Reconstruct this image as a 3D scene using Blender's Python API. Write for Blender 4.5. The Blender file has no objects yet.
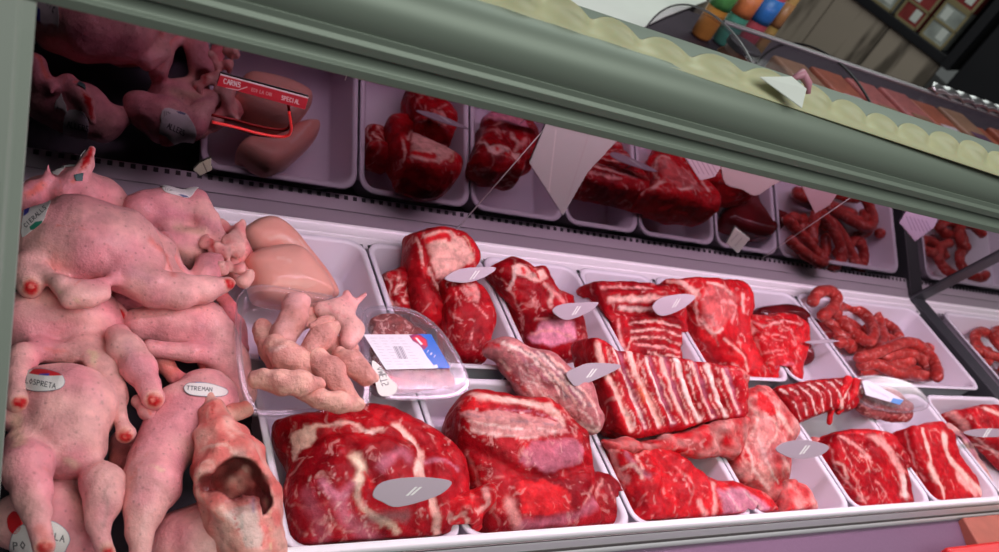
import bpy, bmesh, math, random
import numpy as np
from mathutils import Vector, Matrix
from mathutils.bvhtree import BVHTree

random.seed(7)
SC = bpy.context.scene
COL = SC.collection

# ------------------------------------------------------------------ camera model
VX = np.array([1916 - 499.5, 430 - 276.0]); VY = np.array([40 - 499.5, -730 - 276.0])
F = math.sqrt(-(VX @ VY))
Xc = np.array([*VX, F]); Xc /= np.linalg.norm(Xc)
Yc = np.array([*VY, F]); Yc /= np.linalg.norm(Yc)
Zc = np.cross(Xc, Yc)
RW = np.stack([Xc, Yc, Zc])
CH = 0.80
CO = np.array([0, 0, CH])

def ray(px, py):
    d = RW @ np.array([px - 499.5, py - 276.0, F])
    return d / np.linalg.norm(d)

def P(px, py, z):
    d = ray(px, py)
    return CO + d * ((z - CH) / d[2])

def PY(px, py, y):
    d = ray(px, py)
    return CO + d * (y / d[1])

def PPL(px, py, o, n):
    d = ray(px, py)
    return CO + d * (((o - CO) @ n) / (d @ n))

def mpp(p):                      # metres per photograph pixel at a place
    return float((np.asarray(p) - CO) @ RW[:, 2]) / F

def cr(ox, oy, s, pts):
    return [(ox + x / s, oy + y / s) for x, y in pts]

# ------------------------------------------------------------------ materials
def nodes(m):
    m.use_nodes = True
    return m.node_tree.nodes, m.node_tree.links, m.node_tree.nodes['Principled BSDF']

def setv(b, **k):
    for a, v in k.items():
        n = a.replace('_', ' ')
        if n in b.inputs:
            b.inputs[n].default_value = v

def mat(name, col, rough=.5, metal=0, noise=0, nscale=40, bump=0, bscale=200, coat=0, sss=0, stretch=None, spec=.5):
    m = bpy.data.materials.new(name)
    N, L, B = nodes(m)
    c = (*col, 1)
    setv(B, Base_Color=c, Roughness=rough, Metallic=metal, Coat_Weight=coat, Coat_Roughness=.15)
    B.inputs['Specular IOR Level'].default_value = spec
    if sss:
        B.inputs['Subsurface Weight'].default_value = sss
        B.inputs['Subsurface Scale'].default_value = .004
    tc = N.new('ShaderNodeTexCoord')
    src = tc.outputs['Object']
    if stretch:
        mp = N.new('ShaderNodeMapping'); mp.inputs['Scale'].default_value = stretch
        L.new(src, mp.inputs[0]); src = mp.outputs[0]
    if noise:
        t = N.new('ShaderNodeTexNoise'); t.inputs['Scale'].default_value = nscale; t.inputs['Detail'].default_value = 5
        L.new(src, t.inputs['Vector'])
        mx = N.new('ShaderNodeMix'); mx.data_type = 'RGBA'
        mx.inputs[6].default_value = tuple(max(0, v * (1 - noise)) for v in col) + (1,)
        mx.inputs[7].default_value = tuple(min(1, v * (1 + noise)) for v in col) + (1,)
        L.new(t.outputs[0], mx.inputs[0]); L.new(mx.outputs[2], B.inputs['Base Color'])
    if bump:
        t2 = N.new('ShaderNodeTexNoise'); t2.inputs['Scale'].default_value = bscale; t2.inputs['Detail'].default_value = 3
        L.new(src, t2.inputs['Vector'])
        bp = N.new('ShaderNodeBump'); bp.inputs['Strength'].default_value = bump; bp.inputs['Distance'].default_value = .002
        L.new(t2.outputs[0], bp.inputs['Height']); L.new(bp.outputs[0], B.inputs['Normal'])
    return m

def flesh(name, rough=.32, bump=.35, bscale=160, coat=.35, var=.25, vscale=60, fine=None, sss=.12, pores=0, spec=.05):
    """painted flesh: the colour attribute times a fine procedural variation"""
    m = bpy.data.materials.new(name)
    N, L, B = nodes(m)
    setv(B, Roughness=rough, Coat_Weight=coat, Coat_Roughness=.07)
    B.inputs['Specular IOR Level'].default_value = spec
    B.inputs['Subsurface Weight'].default_value = sss
    B.inputs['Subsurface Scale'].default_value = .006
    B.inputs['Subsurface Radius'].default_value = (1, .35, .25)
    at = N.new('ShaderNodeAttribute'); at.attribute_name = 'col'
    tc = N.new('ShaderNodeTexCoord')
    t = N.new('ShaderNodeTexNoise'); t.inputs['Scale'].default_value = vscale; t.inputs['Detail'].default_value = 8
    t.inputs['Roughness'].default_value = .65
    L.new(tc.outputs['Object'], t.inputs['Vector'])
    mr = N.new('ShaderNodeMapRange'); mr.inputs['From Min'].default_value = .3; mr.inputs['From Max'].default_value = .7
    mr.inputs['To Min'].default_value = 1 - var; mr.inputs['To Max'].default_value = 1 + var
    L.new(t.outputs[0], mr.inputs[0])
    mul = N.new('ShaderNodeVectorMath'); mul.operation = 'SCALE'
    L.new(at.outputs['Color'], mul.inputs[0]); L.new(mr.outputs[0], mul.inputs['Scale'])
    out = mul.outputs[0]
    if fine:                     # thin pale threads of fat or connective tissue
        w = N.new('ShaderNodeTexNoise'); w.inputs['Scale'].default_value = fine[1]; w.inputs['Detail'].default_value = 4
        w.inputs['Distortion'].default_value = 1.2
        mp = N.new('ShaderNodeMapping'); mp.inputs['Scale'].default_value = fine[3]
        L.new(tc.outputs['Object'], mp.inputs[0]); L.new(mp.outputs[0], w.inputs['Vector'])
        ra = N.new('ShaderNodeMapRange'); ra.inputs['From Min'].default_value = fine[2]; ra.inputs['From Max'].default_value = fine[2] + .08
        L.new(w.outputs[0], ra.inputs[0])
        sc = N.new('ShaderNodeMath'); sc.operation = 'MULTIPLY'; sc.inputs[1].default_value = fine[0]
        L.new(ra.outputs[0], sc.inputs[0])
        mx = N.new('ShaderNodeMix'); mx.data_type = 'RGBA'; mx.inputs[7].default_value = (.82, .42, .38, 1)
        L.new(sc.outputs[0], mx.inputs[0]); L.new(out, mx.inputs[6]); out = mx.outputs[2]
    if pores:
        vo = N.new('ShaderNodeTexVoronoi'); vo.inputs['Scale'].default_value = 130
        L.new(tc.outputs['Object'], vo.inputs['Vector'])
        pr = N.new('ShaderNodeMapRange'); pr.inputs['From Min'].default_value = .0; pr.inputs['From Max'].default_value = .22
        pr.inputs['To Min'].default_value = 1 - pores; pr.inputs['To Max'].default_value = 1
        L.new(vo.outputs['Distance'], pr.inputs[0])
        m2 = N.new('ShaderNodeVectorMath'); m2.operation = 'SCALE'
        L.new(out, m2.inputs[0]); L.new(pr.outputs[0], m2.inputs['Scale']); out = m2.outputs[0]
    L.new(out, B.inputs['Base Color'])
    tb = N.new('ShaderNodeTexNoise'); tb.inputs['Scale'].default_value = bscale; tb.inputs['Detail'].default_value = 4
    L.new(tc.outputs['Object'], tb.inputs['Vector'])
    bp = N.new('ShaderNodeBump'); bp.inputs['Strength'].default_value = bump; bp.inputs['Distance'].default_value = .003
    L.new(tb.outputs[0], bp.inputs['Height'])
    t3 = N.new('ShaderNodeTexNoise'); t3.inputs['Scale'].default_value = bscale * 3.2; t3.inputs['Detail'].default_value = 3
    L.new(tc.outputs['Object'], t3.inputs['Vector'])
    b2 = N.new('ShaderNodeBump'); b2.inputs['Strength'].default_value = bump * .8; b2.inputs['Distance'].default_value = .0015
    L.new(t3.outputs[0], b2.inputs['Height']); L.new(bp.outputs[0], b2.inputs['Normal']); L.new(b2.outputs[0], B.inputs['Normal'])
    L.new(b2.outputs[0], B.inputs['Coat Normal'])
    rm = N.new('ShaderNodeMapRange'); rm.inputs['From Min'].default_value = .35; rm.inputs['From Max'].default_value = .65
    rm.inputs['To Min'].default_value = 0; rm.inputs['To Max'].default_value = min(1, coat * 2.4)
    L.new(t.outputs[0], rm.inputs[0]); L.new(rm.outputs[0], B.inputs['Coat Weight'])
    return m

def painted(name, rough=.45, coat=0):
    m = bpy.data.materials.new(name)
    N, L, B = nodes(m)
    at = N.new('ShaderNodeAttribute'); at.attribute_name = 'col'
    L.new(at.outputs['Color'], B.inputs['Base Color']); setv(B, Roughness=rough, Coat_Weight=coat)
    return m

def clear(name, tint=(.93, .92, .95), base=.04, edge=.55, rough=.06, milk=0.0):
    """thin clear plastic or glass: mostly see-through, glossy at grazing angles"""
    m = bpy.data.materials.new(name); m.use_nodes = True
    N, L = m.node_tree.nodes, m.node_tree.links
    N.remove(N['Principled BSDF'])
    out = N['Material Output']
    tr = N.new('ShaderNodeBsdfTransparent'); tr.inputs[0].default_value = (*tint, 1)
    gl = N.new('ShaderNodeBsdfGlossy'); gl.inputs['Roughness'].default_value = rough; gl.inputs[0].default_value = (1, 1, 1, 1)
    lw = N.new('ShaderNodeLayerWeight'); lw.inputs[0].default_value = .35
    mr = N.new('ShaderNodeMapRange'); mr.inputs['To Min'].default_value = base; mr.inputs['To Max'].default_value = edge
    L.new(lw.outputs['Facing'], mr.inputs[0])
    mx = N.new('ShaderNodeMixShader'); L.new(mr.outputs[0], mx.inputs[0]); L.new(tr.outputs[0], mx.inputs[1]); L.new(gl.outputs[0], mx.inputs[2])
    last = mx.outputs[0]
    if milk:
        df = N.new('ShaderNodeBsdfDiffuse'); df.inputs[0].default_value = (.85, .83, .86, 1)
        m2 = N.new('ShaderNodeMixShader'); m2.inputs[0].default_value = milk
        L.new(last, m2.inputs[1]); L.new(df.outputs[0], m2.inputs[2]); last = m2.outputs[0]
    L.new(last, out.inputs[0])
    return m

M = {}
M['meat'] = flesh('fresh_meat', rough=.34, bump=.6, bscale=120, coat=.09, sss=.05, var=.45, vscale=70, fine=(.42, 62, .60, (1, 1, .5)))
M['meat_fine'] = flesh('fine_grained_meat', rough=.34, bump=.5, bscale=160, coat=.09, sss=.05, var=.38, vscale=110, fine=(.38, 80, .60, (1, .45, 1)))
M['skin'] = flesh('chicken_skin', rough=.38, bump=.42, bscale=150, coat=.2, var=.32, vscale=26, sss=.04, pores=.4)
M['fillet'] = flesh('chicken_fillet', rough=.3, bump=.12, bscale=90, coat=.3, var=.08, vscale=30, sss=.15)
M['wingskin'] = flesh('wing_skin', rough=.34, bump=.9, bscale=110, coat=.14, var=.22, vscale=50, sss=.08, pores=.15)
M['sausage'] = flesh('sausage_skin', rough=.32, bump=.4, bscale=120, coat=.3, var=.35, vscale=110, fine=(.5, 120, .6, (1, 1, 1)))
M['mince'] = flesh('minced_meat', rough=.35, bump=1, bscale=150, coat=.3, var=.5, vscale=130, fine=(.6, 120, .56, (1, 1, 1)))
M['liver'] = flesh('liver', rough=.22, bump=.1, bscale=60, coat=.6, var=.2, vscale=40)
M['label'] = painted('printed_paper', .5)
M['gloss_label'] = painted('glossy_print', .25, .2)
M['tray'] = mat('white_tray_plastic', (.76, .71, .80), .35, noise=.03, nscale=8, spec=.4)
M['steel'] = mat('brushed_steel', (.62, .60, .62), .3, 1, noise=.06, nscale=30, stretch=(.3, 8, 8))
M['ledge'] = mat('white_steel_ledge', (.90, .84, .90), .35, 0, noise=.02, nscale=10)
M['mauve'] = mat('mauve_panel', (.25, .145, .235), .42, .25, noise=.08, nscale=260, bump=.15, bscale=500)
M['alu'] = mat('satin_aluminium', (.21, .245, .205), .45, .25, noise=.03, nscale=20, stretch=(.1, 6, 6))
M['alu_dark'] = mat('dark_groove_aluminium', (.22, .20, .19), .45, .6)
M['post'] = mat('grey_green_painted_post', (.38, .41, .37), .5, .1, noise=.03, nscale=10)
M['deck'] = mat('dark_case_floor', (.05, .05, .06), .4, .5, noise=.2, nscale=30)
M['gasket'] = mat('dark_gasket', (.04, .042, .05), .5)
M['fringe'] = mat('pale_yellow_plastic', (.50, .48, .30), .45, noise=.05, nscale=20, sss=.1)
M['paper'] = mat('white_paper', (.74, .75, .72), .7, noise=.04, nscale=20)
M['black'] = mat('black_laminate', (.012, .011, .015), .5)
M['tag'] = mat('pearly_tag_plastic', (.40, .33, .38), .28, 0, noise=.03, nscale=20)
M['clear'] = clear('clear_plastic', tint=(.95, .94, .96), base=.012, edge=.30, rough=.16, milk=.025)
M['glass'] = clear('counter_glass', tint=(.985, .99, .985), base=.0, edge=.02, rough=.0)
M['trim_dark'] = mat('dull_dome_trim', (.22, .21, .22), .4, .6)
M['dusky'] = clear('display_dome_glass', tint=(.86, .82, .86), base=.01, edge=.07, rough=.15, milk=0)
M['redplastic'] = mat('red_plastic', (.75, .02, .02), .3)
M['bone'] = mat('bone', (.80, .62, .55), .4)
m = bpy.data.materials.new('dark_mirror'); N, L, B = nodes(m)
setv(B, Base_Color=(.215, .175, .205, 1), Roughness=.03, Metallic=1.0); M['mirror'] = m

# ------------------------------------------------------------------ object helpers
def link(o, parent=None):
    COL.objects.link(o)
    if parent is not None:
        o.parent = parent
        o.matrix_parent_inverse = Matrix.Translation(-parent.location)
    return o

def mesh(name, V, Fc, m, parent=None, smooth=True, col=None):
    me = bpy.data.meshes.new(name)
    me.from_pydata([tuple(map(float, v)) for v in V], [], [tuple(int(i) for i in f) for f in Fc])
    me.materials.append(m)
    if smooth:
        me.polygons.foreach_set('use_smooth', [True] * len(me.polygons))
    if col is not None:
        a = me.color_attributes.new('col', 'FLOAT_COLOR', 'POINT')
        c = np.ones((len(V), 4), np.float32); c[:, :3] = np.clip(col, 0, 1)
        a.data.foreach_set('color', c.ravel())
    me.update()
    o = bpy.data.objects.new(name, me)
    return link(o, parent)

def recentre(o):                 # put the origin at the middle of the base
    if o.type != 'MESH' or o.parent: return
    co = np.array([v.co for v in o.data.vertices])
    c = Vector(((co[:, 0].min() + co[:, 0].max()) / 2, (co[:, 1].min() + co[:, 1].max()) / 2, co[:, 2].min()))
    o.data.transform(Matrix.Translation(-c)); o.location = c
    for ch in COL.objects:
        if ch.parent == o: ch.matrix_parent_inverse = Matrix.Translation(-c)

def tag(o, label, cat, group=None, kind=None):
    o['label'] = label; o['category'] = cat
    if group: o['group'] = group
    if kind: o['kind'] = kind
    return o

def struct(o): o['kind'] = 'structure'; return o

def empty(name, loc):
    o = bpy.data.objects.new(name, None); o.location = loc; o.empty_display_size = .02
    link(o); bpy.context.view_layer.update(); return o

class MB:
    def __init__(s): s.V = []; s.F = []
    def add(s, V, Fc):
        n = len(s.V); s.V += [tuple(v) for v in V]; s.F += [tuple(i + n for i in f) for f in Fc]
    def box(s, a, b):
        x0, y0, z0 = a; x1, y1, z1 = b
        s.add([(x0, y0, z0), (x1, y0, z0), (x1, y1, z0), (x0, y1, z0), (x0, y0, z1), (x1, y0, z1), (x1, y1, z1), (x0, y1, z1)],
              [(0, 3, 2, 1), (4, 5, 6, 7), (0, 1, 5, 4), (1, 2, 6, 5), (2, 3, 7, 6), (3, 0, 4, 7)])
    def obox(s, o, u, v, w):     # box from a corner and three edge vectors
        o, u, v, w = map(np.asarray, (o, u, v, w))
        pts = [o, o + u, o + u + v, o + v, o + w, o + u + w, o + u + v + w, o + v + w]
        s.add(pts, [(0, 3, 2, 1), (4, 5, 6, 7), (0, 1, 5, 4), (1, 2, 6, 5), (2, 3, 7, 6), (3, 0, 4, 7)])
    def loft(s, rings, cap=True, closed=True):
        n = len(rings[0]); V = [p for r in rings for p in r]; Fc = []
        for i in range(len(rings) - 1):
            for j in range(n if closed else n - 1):
                a = i * n + j; b = i * n + (j + 1) % n
                Fc.append((a, b, b + n, a + n))
        if cap:
            Fc.append(tuple(range(n))[::-1]); Fc.append(tuple((len(rings) - 1) * n + j for j in range(n)))
        s.add(V, Fc)
    def tube(s, pts, r, n=10, cap=True):
        pts = [np.asarray(p, float) for p in pts]; rr = r if hasattr(r, '__len__') else [r] * len(pts)
        up = None; rings = []
        for i, p in enumerate(pts):
            t = pts[min(i + 1, len(pts) - 1)] - pts[max(i - 1, 0)]; t = t / (np.linalg.norm(t) + 1e-12)
            if up is None:
                a = np.array([0, 0, 1.]) if abs(t[2]) < .9 else np.array([1., 0, 0]); up = np.cross(np.cross(t, a), t)
            up = up - t * (up @ t); up /= np.linalg.norm(up); sd = np.cross(t, up)
            rings.append([p + rr[i] * (math.cos(q) * up + math.sin(q) * sd) for q in np.linspace(0, 2 * math.pi, n, endpoint=False)])
        s.loft(rings, cap)
    def build(s, name, m, parent=None, smooth=False, bevel=0, segs=2):
        o = mesh(name, s.V, s.F, m, parent, smooth)
        if bevel:
            b = o.modifiers.new('bevel', 'BEVEL'); b.width = bevel; b.segments = segs; b.limit_method = 'ANGLE'
            o.data.polygons.foreach_set('use_smooth', [True] * len(o.data.polygons))
            w = o.modifiers.new('wn', 'WEIGHTED_NORMAL')
        return o

def cat(pts, n=8, closed=False):
    p = np.array(pts, float); out = []
    m = len(p); rng = range(m) if closed else range(m - 1)
    for i in rng:
        if closed: a, b, c, d = p[(i - 1) % m], p[i], p[(i + 1) % m], p[(i + 2) % m]
        else: a, b, c, d = p[max(i - 1, 0)], p[i], p[i + 1], p[min(i + 2, m - 1)]
        for t in np.arange(n) / n:
            out.append(.5 * ((2 * b) + (-a + c) * t + (2 * a - 5 * b + 4 * c - d) * t * t + (-a + 3 * b - 3 * c + d) * t ** 3))
    if not closed: out.append(p[-1])
    return np.array(out)

# ------------------------------------------------------------------ noise, distance fields, surface extraction
def vnoise(Q, f, seed=0):
    Q = np.asarray(Q, float) * f + 100.37 + seed * 17.31
    i = np.floor(Q).astype(np.int64); t = Q - i; t = t * t * (3 - 2 * t)
    def h(a, b, c):
        n = (a * 73856093) ^ (b * 19349663) ^ (c * 83492791); n = (n ^ (n >> 13)) * 1274126177
        return ((n & 0xffff) / 32767.5) - 1
    r = 0
    for dx in (0, 1):
        wx = t[..., 0] if dx else 1 - t[..., 0]
        for dy in (0, 1):
            wy = t[..., 1] if dy else 1 - t[..., 1]
            for dz in (0, 1):
                wz = t[..., 2] if dz else 1 - t[..., 2]
                r = r + wx * wy * wz * h(i[..., 0] + dx, i[..., 1] + dy, i[..., 2] + dz)
    return r

def smin(a, b, k):
    if k <= 0: return np.minimum(a, b)
    h = np.clip(.5 + .5 * (b - a) / k, 0, 1)
    return b + (a - b) * h - k * h * (1 - h)
def smax(a, b, k): return -smin(-a, -b, k)

def nets(Fv, org, h):
    S = Fv < 0; nx, ny, nz = Fv.shape
    acc = np.zeros((nx - 1, ny - 1, nz - 1, 3)); cnt = np.zeros((nx - 1, ny - 1, nz - 1))
    cs = [(i, j, k) for i in (0, 1) for j in (0, 1) for k in (0, 1)]
    sl = lambda A, c: A[c[0]:nx - 1 + c[0], c[1]:ny - 1 + c[1], c[2]:nz - 1 + c[2]]
    for a in cs:
        for ax in range(3):
            if a[ax]: continue
            b = list(a); b[ax] = 1
            va, vb = sl(Fv, a), sl(Fv, b); mk = (va < 0) != (vb < 0)
            t = np.where(mk, va / np.where(mk, va - vb, 1), 0)
            for q in range(3):
                acc[..., q] += np.where(mk, a[q] + (t if q == ax else 0), 0)
            cnt += mk
    idx = -np.ones(cnt.shape, np.int64); on = cnt > 0; idx[on] = np.arange(on.sum())
    g = np.stack(np.nonzero(on), 1); V = org + h * (g + acc[on] / cnt[on][:, None])
    Fc = []
    for ax in range(3):
        o1, o2 = [(1, 2), (2, 0), (0, 1)][ax]
        A = np.take(S, range(Fv.shape[ax] - 1), ax); B = np.take(S, range(1, Fv.shape[ax]), ax)
        for d, fl in ((A & ~B, False), (~A & B, True)):
            e = np.stack(np.nonzero(d), 1)
            e = e[(e[:, o1] > 0) & (e[:, o2] > 0) & (e[:, o1] < idx.shape[o1]) & (e[:, o2] < idx.shape[o2])]
            if not len(e): continue
            q = []
            for (p1, p2) in ((-1, -1), (0, -1), (0, 0), (-1, 0)):
                c = e.copy(); c[:, o1] += p1; c[:, o2] += p2
                q.append(idx[c[:, 0], c[:, 1], c[:, 2]])
            q = np.stack(q, 1)
            if fl: q = q[:, ::-1]
            Fc.append(q)
    return V, np.concatenate(Fc)

def vnormals(V, Fc):
    n = np.cross(V[Fc[:, 2]] - V[Fc[:, 0]], V[Fc[:, 3]] - V[Fc[:, 1]]); N_ = np.zeros_like(V)
    for k in range(4): np.add.at(N_, Fc[:, k], n)
    return N_ / (np.linalg.norm(N_, axis=1)[:, None] + 1e-12)

def sdcap(Q, a, b, ra, rb):
    ab = b - a; t = np.clip(((Q - a) @ ab) / (ab @ ab + 1e-12), 0, 1)
    return np.linalg.norm(Q - a - t[..., None] * ab, axis=-1) - (ra + (rb - ra) * t)

def segd(Q, pts):                # distance to a polyline
    d = np.full(Q.shape[:-1], 1e9)
    for a, b in zip(pts[:-1], pts[1:]):
        ab = b - a; t = np.clip(((Q - a) @ ab) / (ab @ ab + 1e-12), 0, 1)
        d = np.minimum(d, np.linalg.norm(Q - a - t[..., None] * ab, axis=-1))
    return d

def sdpoly(Q, p):                # signed distance to a closed 2D polygon
    d = segd(Q, np.vstack([p, p[:1]])); ins = np.zeros(Q.shape[:-1], bool); n = len(p)
    for i in range(n):
        a, b = p[i], p[(i + 1) % n]
        c = (a[1] > Q[..., 1]) != (b[1] > Q[..., 1])
        x = (b[0] - a[0]) * (Q[..., 1] - a[1]) / ((b[1] - a[1]) if abs(b[1] - a[1]) > 1e-12 else 1e-12) + a[0]
        ins ^= c & (Q[..., 0] < x)
    return np.where(ins, -d, d)

YF = (.406, .628); YB = (.645, .866)
BAYS = [(a, b, *YF) for a, b in ((.300, .494), (.496, .727), (.730, .935), (.937, 1.138), (1.141, 1.335), (1.338, 1.532), (1.536, 1.79))]
BAYS += [(a, b, *YB) for a, b in ((.275, .492), (.495, .676), (.679, .853), (.856, 1.012), (1.015, 1.196), (1.200, 1.366), (1.372, 1.752))]
def keep_in(Fv, Wp):             # flesh stays inside the trays below rim height, off the rail and off the mirror
    x, y, z = Wp[..., 0], Wp[..., 1], Wp[..., 2]
    e = .011 + np.clip(.062 - z, 0, .06) * .26
    out = np.maximum(np.maximum(.02 - x, x - .262), np.maximum(.405 - y, y - .862))
    out = np.minimum(out, np.maximum(x - .292, np.maximum(.405 - y, y - .630)))
    for a, b, c, d in BAYS:
        out = np.minimum(out, np.maximum(np.maximum(a + e - x, x - b + e), np.maximum(c + e - y, y - d + e)))
    Fv = smax(Fv, -np.maximum(-out, z - .0655), .003)
    mir = (y - .907) * math.cos(math.radians(17.5)) + (z - .046) * math.sin(math.radians(17.5))
    return smax(smax(Fv, mir, .004), .4045 - y - np.clip(z - .07, 0, 1) * 4, .003)

RED = np.array([.50, .008, .015]); DRED = np.array([.23, .003, .008]); BRED = np.array([.66, .016, .022])
FAT = np.array([.88, .50, .43]); PFAT = np.array([.86, .36, .33]); PINK = np.array([.78, .22, .24]); MAUVE = np.array([.50, .17, .24])
WHT = np.array([.86, .62, .56]); SKIN = np.array([.84, .47, .42]); YEL = np.array([.80, .55, .36]); BLK = np.array([.04, .01, .01])
CAV = np.array([.22, .03, .03]); CREAM = np.array([.85, .62, .47]); BONE = np.array([.80, .05, .04]); GREY = np.array([.40, .22, .24])

def smooth01(x): x = np.clip(x, 0, 1); return x * x * (3 - 2 * x)

def paint(V, Fc, base, strokes, base2=None, f2=30, seed=0, wob=.0025, amount=.5, seams=0):
    col = np.tile(base, (len(V), 1)).astype(float)
    if base2 is not None:
        w = smooth01(.5 + amount * (vnoise(V, f2, seed) + .5 * vnoise(V, f2 * 2.3, seed + 1)))
        col = col * (1 - w[:, None]) + base2 * w[:, None]
    if seams:
        n = vnoise(V, 30, seed + 50) + .35 * vnoise(V, 85, seed + 52); w = np.exp(-(n / .045) ** 2) * smooth01(vnoise(V, 16, seed + 51) * 2.5)
        col = col * (1 - seams * w[:, None]) + FAT * seams * w[:, None]
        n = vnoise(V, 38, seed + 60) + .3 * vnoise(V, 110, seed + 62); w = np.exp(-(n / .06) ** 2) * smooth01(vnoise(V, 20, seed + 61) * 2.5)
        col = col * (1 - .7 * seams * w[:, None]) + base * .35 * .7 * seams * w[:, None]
    if not strokes: return col
    bvh = BVHTree.FromPolygons([Vector(v) for v in V], [tuple(f) for f in Fc.tolist()])
    def hit(p):
        d = Vector(ray(*p)); r = bvh.ray_cast(Vector(CO), d)
        return None if r[0] is None else np.array(r[0])
    wb = np.stack([vnoise(V, 90, seed + k) for k in (3, 4, 5)], 1) * wob + np.stack([vnoise(V, 260, seed + k) for k in (6, 7, 8)], 1) * wob * .5
    Vw = V + wb
    for s in strokes:
        kind, pts, wpx, c = s[:4]; soft = s[4] if len(s) > 4 else .5; op = s[5] if len(s) > 5 else 1
        if kind == 's':
            q = cat(pts, 5) if len(pts) > 2 else np.array([np.array(pts[0]) + (np.array(pts[-1]) - np.array(pts[0])) * t for t in np.linspace(0, 1, 9)])
            h = [hit(p) for p in q]; h = [x for x in h if x is not None]
            if len(h) < 2: continue
            h = np.array(h); w = wpx * mpp(h.mean(0))
            runs = [[h[0]]]
            for a, b in zip(h[:-1], h[1:]):
                if np.linalg.norm(a - b) > .03: runs.append([b])
                else: runs[-1].append(b)
            dist = np.full(len(V), 1e9)
            for r in runs:
                if len(r) == 1: r = [r[0], r[0] + 1e-5]
                dist = np.minimum(dist, segd(Vw, np.array(r)))
        else:                    # a patch: polygon laid on the surface
            h = [hit(p) for p in pts]; h = [x for x in h if x is not None]
            if len(h) < 3: continue
            h = np.array(h); c0 = h.mean(0); u, sv, vt = np.linalg.svd(h - c0)
            pl = (h - c0) @ vt[:2].T; Q = (Vw - c0) @ vt[:2].T
            dist = sdpoly(Q, pl); near = np.abs((V - c0) @ vt[2]) < max(.012, .45 * np.abs(pl).max())
            w = wpx * mpp(c0); dist = np.where(near, dist + w, 1e9)
        a = smooth01((w - dist) / (w * soft + 1e-9)) * op
        col = col * (1 - a[:, None]) + np.asarray(c) * a[:, None]
    return col

class Lump:
    """a piece of meat: an outline on a tilted plane given real thickness, dome, ridges and creases"""
    def __init__(s, outline, anchor, z, tilt=20, yaw=0, roll=0):
        s.o = P(*anchor, z); t, y, r = map(math.radians, (tilt, yaw, roll))
        Rm = np.array(Matrix.Rotation(y, 3, 'Z') @ Matrix.Rotation(t, 3, 'X') @ Matrix.Rotation(r, 3, 'Y'))
        s.R = Rm; s.n = Rm[:, 2]; s.sc = mpp(s.o)
        s.poly = s.uv(cat(outline, 5, True)); s.ops = []
    def uv(s, pts, w=0):
        o = s.o + s.n * w
        return np.array([((PPL(x, y, o, s.n) - s.o) @ s.R)[:2] for x, y in pts])
    def solve(s, T=.03, bot=None, dome=.5, R=.03, k=.012, h=.0026, floor=.006, relief=(), nz=((25, .004), (70, .0015)), caps=(), seed=0, cut=(), crease=.0013):
        bot = T if bot is None else bot
        lo = s.poly.min(0) - .014; hi = s.poly.max(0) + .014
        gx = np.arange(lo[0], hi[0], h); gy = np.arange(lo[1], hi[1], h)
        ext = max([0.008] + [abs(r[3]) * 1.3 for r in relief]) + .012
        gz = np.arange(-bot - .012, T + ext, h)
        U, Vv = np.meshgrid(gx, gy, indexing='ij'); Q2 = np.stack([U, Vv], -1)
        d2 = sdpoly(Q2, s.poly)
        e = np.clip(-d2, 0, R) / R; dm = np.sqrt(np.clip(1 - (1 - e) ** 2, 0, 1))
        top = T * ((1 - dome) + dome * dm); bo = bot * ((1 - dome) + dome * dm)
        for (kind, pts, wpx, amp) in relief:
            q = s.uv(cat(pts, 4) if len(pts) > 2 else pts, T * .8); w = wpx * s.sc
            dd = segd(Q2, q); top = top + amp * np.exp(-(dd / w) ** 2)
        G = np.stack(np.meshgrid(gx, gy, gz, indexing='ij'), -1)
        Fv = smax(smax(d2[..., None] + 0 * G[..., 2], G[..., 2] - top[..., None], k), -G[..., 2] - bo[..., None], k)
        Wp = G @ s.R.T + s.o
        for (a, b, ra, rb, kk) in caps: Fv = smin(Fv, sdcap(Wp, a, b, ra, rb), kk)
        for (a, b, ra, rb, kk) in cut: Fv = smax(Fv, -sdcap(Wp, a, b, ra, rb), kk)
        for i, (f, a) in enumerate(nz): Fv = Fv + a * vnoise(Wp, f, seed + i)
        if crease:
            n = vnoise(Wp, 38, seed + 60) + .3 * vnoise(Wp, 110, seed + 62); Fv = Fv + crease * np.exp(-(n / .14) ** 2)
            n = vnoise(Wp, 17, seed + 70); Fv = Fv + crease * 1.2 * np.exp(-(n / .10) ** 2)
        Fv = keep_in(smax(Fv, floor - Wp[..., 2], .004), Wp)
        Fv[0] = Fv[-1] = 1; Fv[:, 0] = Fv[:, -1] = 1; Fv[:, :, 0] = Fv[:, :, -1] = 1
        V, Fc = nets(Fv, np.array([gx[0], gy[0], gz[0]]), h)
        s.V = V @ s.R.T + s.o; s.F = Fc
        return s

def blob(caps, h=.003, k=.012, nz=((22, .003), (60, .0012)), floor=None, cuts=(), seed=0):
    """union of tapered limbs (each a,b,ra,rb[,k]) minus cuts, as one skin"""
    allp = np.array([c[0] for c in caps] + [c[1] for c in caps]); rm = max(max(c[2], c[3]) for c in caps)
    lo = allp.min(0) - rm - .01; hi = allp.max(0) + rm + .01
    G = np.stack(np.meshgrid(*[np.arange(lo[i], hi[i], h) for i in range(3)], indexing='ij'), -1)
    Fv = None
    for c in caps:
        d = sdcap(G, c[0], c[1], c[2], c[3]); Fv = d if Fv is None else smin(Fv, d, c[4] if len(c) > 4 else k)
    for c in cuts: Fv = smax(Fv, -sdcap(G, c[0], c[1], c[2], c[3]), c[4] if len(c) > 4 else .006)
    for i, (f, a) in enumerate(nz): Fv = Fv + a * vnoise(G, f, seed + i)
    if floor is not None: Fv = keep_in(smax(Fv, floor - G[..., 2], .004), G)
    Fv[0] = Fv[-1] = 1; Fv[:, 0] = Fv[:, -1] = 1; Fv[:, :, 0] = Fv[:, :, -1] = 1
    return nets(Fv, lo, h)

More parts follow.
